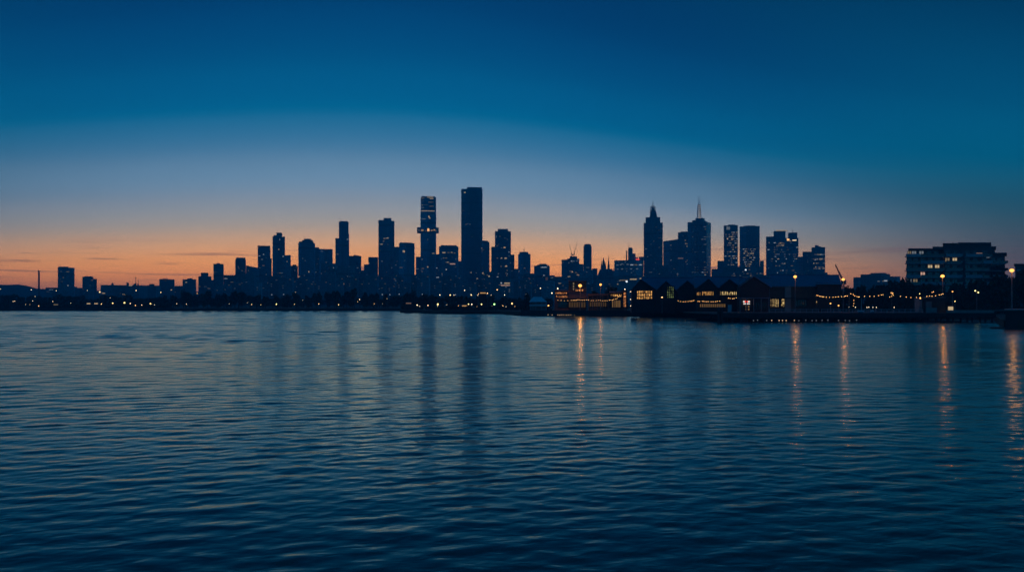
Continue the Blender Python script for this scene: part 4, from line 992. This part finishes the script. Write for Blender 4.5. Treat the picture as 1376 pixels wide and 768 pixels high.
# ------------------------------------------------------------------ the pier and the right bank
PD = 216.0
zd = gz(420.6, PD)
t = thing('pier', 'long dark timber pier on rows of piles along the right bank', 'pier', (gx(1150, PD), PD + 12, 0))
xs0, xs1 = gx(967.5, PD), gx(1338, PD)
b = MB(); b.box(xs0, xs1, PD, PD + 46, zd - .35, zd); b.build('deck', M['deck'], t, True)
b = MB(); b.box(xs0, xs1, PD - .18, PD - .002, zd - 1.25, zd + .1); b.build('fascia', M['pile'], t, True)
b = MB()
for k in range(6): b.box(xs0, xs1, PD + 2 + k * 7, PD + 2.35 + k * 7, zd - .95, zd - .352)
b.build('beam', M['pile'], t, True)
pm = MB(); pm.tube([(0, 0, -1.2), (0, 0, zd - .4)], .24, 8); pm = pm.mesh('piling', M['pile'])
rg = random.Random(4)
for k in range(44):
    px = 969 + k * 8.5 + rg.uniform(-1.3, 1.3)
    o = obj('piling', pm, t, (gx(px, PD) - t.location.x, PD + .5 - t.location.y + rg.uniform(-.1, .1), 0))
for k in range(22):
    px = 973 + k * 17
    o = obj('piling', pm, t, (gx(px, PD) - t.location.x, PD + 14 - t.location.y, 0))
for seg, (a, c) in enumerate(((1034, 1100), (1104, 1170), (1176, 1240))):
    b = MB(); x0, x1 = gx(a, PD + .4), gx(c, PD + .4)
    n_ = int((x1 - x0) / 1.6)
    for k in range(n_ + 1):
        x = x0 + (x1 - x0) * k / n_; b.box(x - .045, x + .045, PD + .35, PD + .44, zd, zd + 1.1)
    for z in (.45, .78, 1.1): b.box(x0, x1, PD + .36, PD + .43, zd + z - .035, zd + z + .035)
    b.build('railing', M['pale_pier'], t, True)
for lab, px in (('left of two tall mooring piles at the left end of the pier', 965.6), ('right of two tall mooring piles at the left end of the pier', 969.6)):
    D = 212
    m_ = thing('mooring_pile', lab, 'pile', (gx(px, D), D, 0))
    b = MB(); b.tube([(0, 0, -1.5), (0, 0, gz(412.8, D))], .42, 10, .38); b.build('post', M['pile'], m_)
    b = MB(); b.tube([(0, 0, gz(412.8, D)), (0, 0, gz(412.2, D))], .5, 10, .2); b.build('cap', M['steel'], m_)
t = thing('notice_panel', 'pale blue upright panel on the pier beside the mooring piles', 'panel', (gx(980.5, 218), 218, zd))
b = MB(); b.box(-.5, .5, -.06, .06, .3, 2.3); b.build('board', M['pale_pier'], t)
for s in (-.45, .45): b = MB(); b.box(s - .05, s + .05, .07, .17, 0, 2.4); b.build('post', M['steel'], t)
# small lights below the quay; under the pier, added glows imitate water reflections
LM = MB(); LM.ball((0, 0, 0), .13, 8, 5); LMm = LM.mesh('lens', glow('waterline_light', (1, .66, .36), 1.0))
HM = MB(); HM.box(-.2, .2, .1, .5, -.16, .2); HMm = HM.mesh('housing', M['steel'])
LM2 = LM.mesh('lens', glow('pier_water_glow_dim', (.75, .85, .95), .2))
def small_light(px, y, D, mt, label, grp):
    t = thing('waterline_glow', label, 'light', (gx(px, D), D, gz(y, D)), 0, grp)
    obj('lens', mt, t); obj('housing', HMm, t)
rg = random.Random(14)
for px in (736.5, 742, 749.5, 752, 754.5, 757, 761, 764, 767, 772, 775.5, 780, 783, 788, 797, 800):
    small_light(px, 422.8 + rg.uniform(-.3, .3), 321, LMm, 'tiny warm light at the waterline below the restaurant quay', 'waterline lights below the restaurant')
for px in (1037, 1047, 1051.5, 1056.5, 1067.5):  # added glows in place of lamp reflections on the water under the deck
    small_light(px, 430.2, 216 - .35, LMm, 'tiny added glow imitating a lamp reflection under the left pier edge', 'added lamp-reflection glows under the pier edge')
for px in (1075, 1082, 1091, 1099, 1107, 1115, 1124, 1133, 1141, 1150, 1012, 1020, 1028):  # added dim glows in place of bright water between the piles
    small_light(px + rg.uniform(-3, 3), 430.3 + rg.uniform(-.5, .4), 216 - .35, LM2, 'tiny added glow imitating bright water under the middle of the pier edge', 'added bright-water glows under the pier edge')
# dinghies on the deck
def dinghy(px, D, ytop, wpx, label):
    t = thing('sailing_dinghy', label, 'boat', (gx(px, D), D, zd))
    L = wpx * D / F; b = MB()
    prof = [(-1, .35), (-.6, .8), (0, 1), (.5, .8), (1, .05)]
    vs = []; 
    for f, w_ in prof: vs += [(f * L / 2, -w_ * .6, .75), (f * L / 2, -w_ * .35, .2), (f * L / 2, w_ * .35, .2), (f * L / 2, w_ * .6, .75)]
    fs = [(i * 4 + k, i * 4 + k + 1, i * 4 + k + 5, i * 4 + k + 4) for i in range(4) for k in range(3)] + [(i * 4 + 3, i * 4, i * 4 + 4, i * 4 + 7) for i in range(4)] + [(0, 3, 2, 1), (16, 17, 18, 19)]
    b.add(vs, fs); b.build('hull', M['white_paint'], t)
    if ytop: b = MB(); b.tube([(L * .1, 0, .6), (L * .1, 0, gz(ytop, D) - zd)], .07, 6, .04); b.build('mast', M['white_paint'], t)
    b = MB(); b.box(-L * .3, L * .25, -.4, -.3, 0, .3); b.box(-L * .3, L * .25, .3, .4, 0, .3); b.build('cradle', M['steel'], t)
dinghy(1156.5, 226, 400, 9, 'small white sailing dinghy with a bare mast on the pier')
dinghy(1172, 228, 409, 5, 'smaller white boat with a stub mast right of the bare-masted dinghy')
# low wall, hut and right-hand quay block
D = 232
t = thing('kiosk', 'dark box kiosk with lights along its roof edge in front of the right-hand trees', 'kiosk', (gx(1255, D), D, zd))
B(1241, 1270.5, 400, 420.7, 0, 5).build('wall', M['timber'], t, True); B(1240, 1271.5, 398.8, 399.95, -.5, 5.4).build('roof', M['steel'], t, True)
B(1244, 1252, 405, 420.6, -.07, -.002).build('door', M['steel'], t, True)
t = thing('low_wall', 'pale low block wall in front of the dark box kiosk', 'wall', (gx(1252, 226), 226, zd))
D = 226; B(1244.5, 1259, 413.4, 420.7, 0, .8).build('wall', M['concrete'], t, True)
D = 222
t = thing('low_wall', 'long lamplit beige parapet running right along the bank', 'wall', (gx(1310, D), D, zd))
B(1272, 1336, 417.2, 421, 0, .6).build('wall', M['concrete'], t, True); B(1271.6, 1350.5, 416.4, 417.15, -.1, .8).build('coping', M['concrete'], t, True)
D = 160
t = thing('quay_block', 'massive stone quay corner at the right frame edge', 'quay', (gx(1372, D), D + 10, 0))
B(1351, 1440, 417, 444, -.8, 20).build('wall', M['stone'], t, True); B(1349.6, 1441, 415.4, 416.9, -1.2, 20.5).build('coping', M['concrete'], t, True)
t = thing('landing_stage', 'low floating landing stage beside the stone quay corner', 'landing', (gx(1341, D), D + 2, 0))
B(1331, 1350.5, 439.2, 441.4, -1.5, 4).build('deck', M['deck'], t, True)
for px in (1333, 1348): B(px - .6, px + .6, 441.2, 444, -1, 3).build('float', M['pile'], t, True)

# ------------------------------------------------------------------ lamps
def street_lamp(px, ytop, zb, D, label, mat='sodium_globe', r=.3, heads=1, arm=.0, group=None, power=1.0):
    t = thing('street_lamp', label, 'street lamp', (gx(px, D), D, zb), 0, group)
    h = gz(ytop, D) - zb
    b = MB(); b.tube([(0, 0, 0), (0, 0, h - r * 1.15)], .15, 8, .09); b.tube([(0, 0, 0), (0, 0, .9)], .24, 8, .2); b.build('pole', M['steel'], t)
    for k in range(heads):
        x = 0 if heads == 1 else (-.45 if k == 0 else .45)
        z = h + (0 if heads == 1 else (.25 if k == 0 else -.25))
        b = MB(); b.ball((x, 0, z), r * (1.5 if mat == 'sodium_globe' else 1), 12, 8, .8); b.build('globe', M[mat], t, smooth=True)
        b = MB(); b.tube([(x, 0, z + r * .82), (x, 0, z + r * 1.1)], r * .8, 10, r * .2); b.build('cap', M['steel'], t)
        if mat == 'sodium_globe':
            ld = bpy.data.lights.new('lamp_light', 'POINT'); ld.energy = 2000 * r * r * power; ld.color = SODIUM; ld.shadow_soft_size = r * .8
            lo = bpy.data.objects.new('lamp_light', ld); COL.objects.link(lo); lo.parent = t; lo.location = (0, -r * 2.6, h - r * .4)
        if heads > 1: b = MB(); b.tube([(0, 0, h - .6), (x, 0, z - r)], .06, 6); b.build('arm', M['steel'], t)
    return t


street_lamp(779.5, 383.6, GROUND_Z, 326, 'brightest orange sodium lamp standing over the lit restaurant', r=.5, power=1.5)
street_lamp(807, 382.2, GROUND_Z, 326, 'orange sodium lamp between the restaurant and the gabled sheds', r=.34)
street_lamp(1068.5, 371.6, zd, 240, 'orange sodium lamp on a tall pole before the long brown shed', r=.33)
street_lamp(1133, 375.2, zd, 240, 'orange sodium lamp on a tall pole right of the long brown shed', r=.31)
street_lamp(1266.5, 370.8, zd, 234, 'orange sodium lamp on a tall pole in front of the apartment house', r=.36)
street_lamp(1359.6, 363.2, gz(416, 172), 172, 'orange sodium lamp on a tall pole at the right frame edge', r=.3)
street_lamp(1312.5, 391.6, zd, 236, 'short lamp post with two small yellow heads', 'lamp_yellow', .2, 2)
street_lamp(1116, 407.6, zd, 250, 'left of two low orange globe lamps under the festoon lights', r=.2, mat='lamp_orange')
street_lamp(1126.8, 410.3, zd, 250, 'right of two low orange globe lamps under the festoon lights', r=.2, mat='lamp_orange')
street_lamp(1280, 391.6, zd, 246, 'small orange lamp right of the box kiosk', r=.17, mat='lamp_orange')
street_lamp(1283.2, 404.6, zd, 246, 'dim yellow lamp low down right of the box kiosk', r=.14, mat='lamp_yellow')
street_lamp(889.6, 399.2, GROUND_Z, 290, 'warm lamp between the two lit shed windows', r=.22, mat='lamp_warm')
for px, y in ((847.5, 391.8), (847.5, 402), (847.6, 410.6), (839.7, 388.4)):
    street_lamp(px, y, GROUND_Z, 318 + (412 - y) * .1, 'small warm lamp in the cluster left of the first gabled shed', 'lamp_white', .2, group='lamps left of the first gabled shed')
# lit ticket box
t = thing('ticket_box', 'small white-hot lit box on the bank right of the kiosk', 'booth', (gx(1277.4, 230), 230, zd))
b = MB(); b.box(-.55, .55, -.5, .5, 0, .5); b.box(-.65, .65, -.6, .6, 1.75, 1.9); b.build('frame', M['steel'], t)
b = MB(); b.box(-.5, .5, -.45, .45, .5, 1.75); b.build('pane', GLOW['warm', 2], t)


# far shore lamps: pole and lantern, one mesh pair per colour and size
LAMPM = {}
def far_lamp(px, y, size=1.0, col='warm', D=566, lab=None, grp=None):
    key = (col, round(size, 1))
    if key not in LAMPM:
        b = MB(); b.ball((0, 0, 0), .3 * size ** .8, 8, 6); LAMPM[key] = b.mesh('globe', M['lamp_' + col], True)
    t = thing('street_lamp', lab, 'street lamp', (gx(px, D), D, GROUND_Z - .05), 0, grp)
    h = max(.6, gz(y, D) - GROUND_Z)
    b = MB(); b.tube([(0, 0, 0), (0, 0, h - .2)], .13, 6, .09); b.build('pole', M['steel'], t)
    obj('globe', LAMPM[key], t, (0, 0, h))
LEFT = ('small lamp glowing low along the dark far left shore', 'lamps low along the far left shore')
for px, y, s, c in ((17.5, 404.6, .6, 'white'), (19.7, 404.4, .7, 'white'), (44, 404, .5, 'white'), (71, 404.6, .6, 'white'), (95, 407, .4, 'white'), (52, 410.6, .7, 'warm'), (47, 398, .4, 'white'), (136.2, 408, .9, 'warm'),
                    (175, 407.4, .9, 'white'), (182, 410, .9, 'warm'), (190.5, 409.4, .7, 'white'), (207.6, 409.5, .4, 'white'), (237.6, 407.6, .6, 'white'), (250.5, 408.2, .5, 'white'), (308, 408, .3, 'white'),
                    (332.6, 406.4, .3, 'white'), (338, 408.6, .8, 'warm'), (350.4, 409.5, .5, 'warm'), (395.6, 408.4, .6, 'warm'), (428.4, 408.1, .8, 'warm'), (455, 409, .9, 'warm'), (503, 408, .5, 'warm'), (513.6, 407.6, .3, 'white'), (406.6, 402.6, .3, 'white'), (148, 399.6, .5, 'white'), (121.5, 407.6, .4, 'warm'), (40, 409, .3, 'warm'), (34.5, 409, .4, 'warm'), (480.5, 405, .4, 'warm'), (397, 392.4, .4, 'warm'), (165, 395.2, .3, 'warm'), (168, 395.2, .3, 'warm')):
    far_lamp(px, y, s, c, 566 + (412 - y) * 3, *LEFT)
for px, y, s, c, lab in ((0.6, 388, .8, 'warm', 'high lamp touching the left frame edge'), (42, 389, .8, 'white', 'high lamp just left of the slim chimney'), (75.6, 390.4, .6, 'white', 'high lamp in front of the squat slab tower'),
                         (117.5, 390, .5, 'white', 'faint high lamp in front of the short stepped tower'), (134, 392, 1.6, 'warm', 'large warm high lamp right of the short stepped tower'), (183, 390, 1.0, 'white', 'high lamp below the two thin aerials'),
                         (216, 392.5, 1.0, 'warm', 'high lamp below the boxy block right of the aerials'), (151.5, 407, 1.5, 'warm', 'bright warm lamp on the far left bank under the long low block'), (167.2, 406.4, 1.9, 'yellow', 'brightest yellow lamp on the far left bank'),
                         (202.2, 407.8, 1.9, 'yellow', 'bright golden lamp where the far left shrubs end'), (274.5, 408.4, 1.4, 'yellow', 'golden lamp under the umbrella-shaped tree'), (371.5, 408.4, 1.4, 'yellow', 'yellow lamp below the stepped pointed tower'),
                         (265, 394, .7, 'orange', 'small orange light beside the umbrella-shaped tree'), (483.3, 402, .8, 'white', 'lamp among trees below the sawtooth-roofed block'), (528.4, 405.4, 1.0, 'warm', 'warm lamp at the shore just left of the promontory tip'), (520, 401, .4, 'warm', 'faint lamp above the shore lamp left of the promontory tip')):
    far_lamp(px, y, s, c, 570 + (412 - y) * 2, lab)
PRM = ('small lamp on the promontory below the tallest towers', 'lamps on the promontory')
for px, y, s, c in ((560.5, 409.6, .9, 'white'), (564, 411, .4, 'white'), (575, 410, .7, 'white'), (601, 409, 1.3, 'white'), (610.5, 409.5, .5, 'warm'), (616, 410.4, .4, 'orange'), (629.6, 408.3, 1.0, 'yellow'), (634, 408.4, .9, 'white'), (647, 408.4, 1.1, 'yellow'),
                    (669, 411.4, .7, 'warm'), (675.6, 411, 1.2, 'warm'), (680, 412, .5, 'white'), (688, 407.5, 1.3, 'warm'), (692, 411.5, .9, 'orange'), (703, 411.4, 1.3, 'orange'), (591, 396, .8, 'white'), (605, 396, 1.2, 'warm'), (610, 396, .5, 'white'),
                    (633.4, 396, 1.0, 'warm'), (678.2, 396, .8, 'white'), (642, 396.5, .4, 'white'), (655, 393.7, .8, 'warm'), (643, 394.4, .5, 'warm'), (668, 389, .9, 'warm'), (660, 396, .3, 'white'), (588, 411, .5, 'yellow'), (641, 412, .5, 'orange'), (661, 411, .4, 'warm')):
    far_lamp(px, y, s, c, 440 if y > 400 else 470, *PRM)
far_lamp(588.3, 408.4, 1.5, 'yellow', 425, 'brightest yellow lamp on the promontory left of the tallest tower')
far_lamp(664.3, 408.4, 1.5, 'green', 400, 'green lamp on the promontory edge')
far_lamp(737, 410.2, 1.0, 'orange', 345, 'small orange lamp right of the pale marquee tent')
far_lamp(726.2, 387, .7, 'white', 420, 'white lamp above the pale marquee tent')
far_lamp(624.3, 389.8, .8, 'white', 470, 'bluish white lamp standing high below the tallest tower')
far_lamp(749.5, 387.3, .8, 'white', 345, 'white lamp above the left end of the restaurant')
far_lamp(741.6, 393.4, .7, 'white', 345, 'white lamp left of the restaurant roof')
# low lit kiosks that read as short bright strips
for px, y, w_, lab, c, D in ((119, 407.6, 5, 'left of two lit refreshment kiosks on the far left bank', 'warm', 566), (129, 407.6, 5, 'right of two lit refreshment kiosks on the far left bank', 'warm', 566),
                             (75, 409, 6, 'dim lit kiosk on the bank below the squat slab tower', 'warm', 566), (624.5, 410.6, 7, 'yellow lit kiosk on the promontory below the tallest tower', 'amber', 412), (649, 393.4, 7.5, 'pavilion with a lit strip among the promontory trees', 'amber', 462), (549, 407.2, 7, 'dim pink lit kiosk near the promontory tip', 'pink', 446)):
    t = thing('kiosk', lab, 'kiosk', (gx(px, D), D + 2, GROUND_Z - .05))
    B(px - w_ / 2 - 1, px + w_ / 2 + 1, y - 1.2, None, 0, 4).build('wall', M['timber'], t, True); B(px - w_ / 2 - 1.6, px + w_ / 2 + 1.6, y - 2, y - 1.25, -.6, 4.5).build('roof', M['steel'], t, True)
    B(px - w_ / 2, px + w_ / 2, y - .6, y + .7, -.1, -.003).build('window', GLOW[c, 2 if 'dim' not in lab else 1], t, True)

# festoon strings
BULB = MB(); BULB.ball((0, 0, 0), .085, 8, 6); BULBm = BULB.mesh('bulb', M['warm_bulb'], True)
def festoon(label, pts_px, D0, D1, n_, sag=0.0):
    """cable through the given pixel points; bulbs hang evenly along it"""
    P_ = []
    L = len(pts_px) - 1
    for i, (px, y) in enumerate(pts_px):
        D = D0 + (D1 - D0) * i / max(1, L); P_.append(Vector((gx(px, D), D, gz(y, D))))
    pts = []
    for a, c in zip(P_[:-1], P_[1:]):
        for k in range(8):
            f = k / 8; p = a.lerp(c, f); p.z -= 4 * sag * f * (1 - f); pts.append(p)
    pts.append(P_[-1])
    t = thing('festoon_lights', label, 'string lights', P_[0])
    b = MB(); b.tube([p - P_[0] + Vector((0, 0, .2)) for p in pts], .035, 4); b.build('cable', M['cable'], t)
    for k in range(n_):
        f = (k + .5) / n_ * (len(pts) - 1); i = min(int(f), len(pts) - 2); p = pts[i].lerp(pts[i + 1], f - i)
        obj('bulb', BULBm, t, p - P_[0] + Vector((R.uniform(-.12, .12), 0, R.uniform(-.08, .08))))
festoon('long festoon string across the restaurant and pavilions', [(747.5, 402.6), (770, 403), (777, 402.2), (789, 402.4), (806, 403), (820, 402.8), (830, 400.2)], 324, 322, 30, .25)
festoon('short rising festoon piece ending at the floodlit stair tower', [(829.5, 398.4), (834.5, 397.6)], 322, 322, 4)
festoon('festoon string across the front of the third small gable', [(909.5, 404), (920, 405.4), (929, 404.3), (933, 403.4)], 288, 280, 9)
festoon('festoon string under the strip windows of the middle shed', [(936, 404.6), (952, 405.2), (969, 404.4)], 262, 260, 11)
festoon('short festoon row at the right end of the middle shed', [(977, 400.2), (984, 401.2), (991, 399.8)], 262, 260, 5)
festoon('drooping festoon string right of the long brown shed', [(1097, 396), (1102, 398), (1108, 399), (1121, 399), (1133, 397.8), (1140, 397.3)], 245, 243, 15)
festoon('short descending festoon piece right of the second pole lamp', [(1141.6, 393.4), (1148, 396.8), (1152.6, 398.7), (1156, 399)], 243, 242, 6)
festoon('festoon string rising across the grove of trees', [(1158, 397.6), (1172, 398.2), (1183, 396.8), (1188, 395.6)], 242, 242, 6)
festoon('cluster of festoon bulbs in the middle of the grove', [(1194.6, 399.4), (1200.4, 396.8), (1197, 392.6), (1201.4, 394)], 242, 242, 7)
festoon('festoon string dipping towards the box kiosk', [(1206, 397.6), (1221, 399.2), (1235, 399.4), (1242, 398.8)], 242, 240, 6)
festoon('festoon string along the roof of the box kiosk', [(1243, 398), (1252, 397.6), (1263, 396), (1268, 394)], 231, 231, 7)
festoon('short slanting festoon piece above the box kiosk', [(1251, 392.8), (1256, 391)], 233, 233, 2)
festoon('hanging vertical festoon strand in front of the grove', [(1147.2, 402), (1146.8, 412.4)], 243, 243, 3)
for lab, px, yt, D, zb in (('thin post carrying the festoon left of the grove', 1141, 392.8, 243.3, zd), ('thin post carrying the festoon in the middle of the grove', 1198, 391.8, 242.5, zd), ('thin post carrying the festoon left of the box kiosk', 1240, 397, 240.4, zd), ('thin post at the left end of the drooping festoon', 1096.6, 395.4, 245.4, zd), ('thin post at the left end of the long festoon string', 747.2, 401.8, 324.4, GROUND_Z)):
    t = thing('festoon_post', lab, 'post', (gx(px, D), D, zb))
    b = MB(); b.tube([(0, 0, 0), (0, 0, gz(yt, D) - zb)], .07, 6, .05); b.build('post', M['steel'], t)
    b = MB(); b.box(-.22, .22, -.22, .22, 0, .08); b.build('base', M['steel'], t)
# low lights along the grove
for px in (1141, 1165, 1167.5, 1173, 1177.6, 1201.5, 1149.5):
    street_lamp(px, 412.6 + R.uniform(-.2, .2), zd, 252, 'knee-high white bollard lamp at the foot of the grove', 'lamp_white', .11, group='bollard lamps at the foot of the grove')
street_lamp(1236, 394.4, zd, 250, 'dim yellow-green lamp on a pole left of the box kiosk', 'lamp_yellow', .13)
street_lamp(1236.6, 400.5, zd, 244, 'amber lamp lighting the wall left of the box kiosk', 'lamp_orange', .2)
crane('thin leaning crane behind the sheds beside the second pole lamp', 1141, 392, 520, 376.5, (1131, 355.5), (1142.5, 377.5)).location.z = gz(392, 530)
t = thing('garden_wall', 'lamplit yellowish wall slab left of the box kiosk', 'wall', (gx(1233, 248), 248, zd))
D = 248; B(1229, 1238.5, 400.6, 420.4, 0, .4).build('wall', M['concrete'], t, True); B(1228.6, 1239, 399.9, 400.55, -.1, .5).build('coping', M['concrete'], t, True)

# ------------------------------------------------------------------ haze
b = MB(); b.box(-1800, 1800, -300, 2480, -3, 330)
m, n, out = new_mat('dusk_haze')
pv = n.node('ShaderNodeVolumePrincipled')
pv.inputs['Color'].default_value = (0.03, 0.62, 0.92, 1)
pv.inputs['Density'].default_value = 0.0004
pv.inputs['Anisotropy'].default_value = 0.0
n.link(pv.outputs[0], out.inputs['Volume'])
hz = b.build('haze', m); hz['kind'] = 'stuff'

# ------------------------------------------------------------------ sky and light
wd = bpy.data.worlds.new('World'); scene.world = wd; wd.use_nodes = True
nt = wd.node_tree; nt.nodes.clear(); n = N(nt)
tc = n.node('ShaderNodeTexCoord'); dirv = n.vmath('NORMALIZE', tc.outputs['Generated'])
sep = n.node('ShaderNodeSeparateXYZ'); n.link(dirv, sep.inputs[0])
el = n.math('MULTIPLY', n.math('ARCSINE', sep.outputs[2]), 180 / math.pi)        # elevation in degrees
def air(e):                     # how much more light the sky needs behind this haze
    L = 325 / max(1e-3, math.sin(math.radians(max(e, .1))))
    return math.exp(0.0004 * min(2490, L) - 0.00025 * min(3420, L))
def stops(lst, st=1.0): return [(max(0, min(1, e / 90)), tuple(c * 0.5 * air(e / st) for c in srgb(*rgb))) for e, rgb in lst]
elr = n.math('DIVIDE', el, 90)
GLOWSIDE = [(0, (110, 84, 96)), (0.6, (160, 108, 104)), (1.3, (236, 148, 108)), (2.2, (300, 190, 114)), (3.6, (310, 218, 144)), (5.4, (242, 216, 194)), (7.8, (156, 179, 200)), (10.5, (98, 147, 184)), (13.4, (10, 114, 161)), (16.5, (0, 92, 142)), (20.5, (0, 67, 117)), (27, (0, 52, 94)), (38, (0, 48, 88)), (90, (0, 55, 98))]
FARSIDE = [(0, (92, 84, 94)), (3.4, (114, 104, 112)), (6.8, (100, 112, 118)), (9.6, (66, 116, 130)), (14.5, (12, 104, 136)), (21, (0, 90, 130)), (34, (0, 48, 84)), (50, (0, 46, 84)), (90, (0, 55, 98))]
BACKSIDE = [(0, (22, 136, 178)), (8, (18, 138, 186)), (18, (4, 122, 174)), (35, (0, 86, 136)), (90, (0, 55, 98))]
ga = math.radians(-9)
hx = n.node('ShaderNodeCombineXYZ'); n.link(sep.outputs[0], hx.inputs[0]); n.link(sep.outputs[1], hx.inputs[1])
hn = n.vmath('NORMALIZE', hx.outputs[0])
cosd = n.vmath('DOT_PRODUCT', hn, (math.sin(ga), math.cos(ga), 0))
off = n.math('SUBTRACT', 1.0, cosd)
# the twilight arch stands highest over the sunken sun and sinks to either side
elr = n.math('MULTIPLY', elr, n.math('MULTIPLY_ADD', off, 3.0, 1.0))
wgt = n.maprange(cosd, 0.72, 0.985, 0, 1, 'SMOOTHSTEP')
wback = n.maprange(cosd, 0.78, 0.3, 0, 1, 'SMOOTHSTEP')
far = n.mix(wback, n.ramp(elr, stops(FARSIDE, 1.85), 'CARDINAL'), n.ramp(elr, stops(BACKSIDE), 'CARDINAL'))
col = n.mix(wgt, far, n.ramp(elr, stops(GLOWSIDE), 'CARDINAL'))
# thin dark cloud streaks low over the left horizon
mp = n.node('ShaderNodeMapping'); n.link(dirv, mp.inputs[0]); mp.inputs['Scale'].default_value = (5, 5, 150)
cl = n.noise(mp.outputs[0], 1.6, 3, .55)
band = n.math('MULTIPLY', n.maprange(el, .8, 2.2, 0, 1), n.maprange(el, 2.9, 4.4, 1, 0))
cf = n.math('MULTIPLY', n.maprange(cl, .54, .70, 0, .75), band)
col = n.mix(cf, col, srgb(120, 84, 86))
sky = n.node('ShaderNodeTexSky'); sky.sky_type = 'NISHITA'; sky.sun_disc = False
sky.sun_elevation = math.radians(-4); sky.sun_rotation = ga
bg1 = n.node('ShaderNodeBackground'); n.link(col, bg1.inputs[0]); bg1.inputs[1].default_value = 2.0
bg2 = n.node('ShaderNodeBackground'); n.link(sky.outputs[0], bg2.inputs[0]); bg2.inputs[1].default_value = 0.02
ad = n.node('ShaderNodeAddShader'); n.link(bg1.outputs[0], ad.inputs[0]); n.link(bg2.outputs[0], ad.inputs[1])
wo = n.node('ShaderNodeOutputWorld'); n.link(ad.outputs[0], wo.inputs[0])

ld = bpy.data.lights.new('afterglow_sun', 'SUN'); ld.energy = 0.02; ld.angle = math.radians(12); ld.color = (1, .62, .42)
lo = bpy.data.objects.new('afterglow_sun', ld); COL.objects.link(lo)
d = Vector((math.sin(ga), math.cos(ga), math.tan(math.radians(2.5))))
lo.rotation_euler = d.to_track_quat('Z', 'Y').to_euler(); lo.location = (0, 0, 400)

cam = bpy.data.cameras.new('camera'); co = bpy.data.objects.new('camera', cam); COL.objects.link(co)
co.location = (0, 0, EYE); co.rotation_euler = (math.radians(90), 0, 0)
cam.sensor_width = 36; cam.lens = F / 1376 * 36; cam.shift_y = (HY - 384) / 1376
cam.clip_start = .1; cam.clip_end = 20000
scene.camera = co

scene.view_settings.view_transform = 'Standard'; scene.view_settings.look = 'None'
scene.view_settings.exposure = 0; scene.view_settings.gamma = 1; scene.view_settings.use_curve_mapping = False
scene.render.engine = 'CYCLES'
cy = scene.cycles
cy.max_bounces = 6; cy.diffuse_bounces = 2; cy.glossy_bounces = 4; cy.transmission_bounces = 2; cy.volume_bounces = 0
cy.sample_clamp_indirect = 4; cy.use_denoising = True
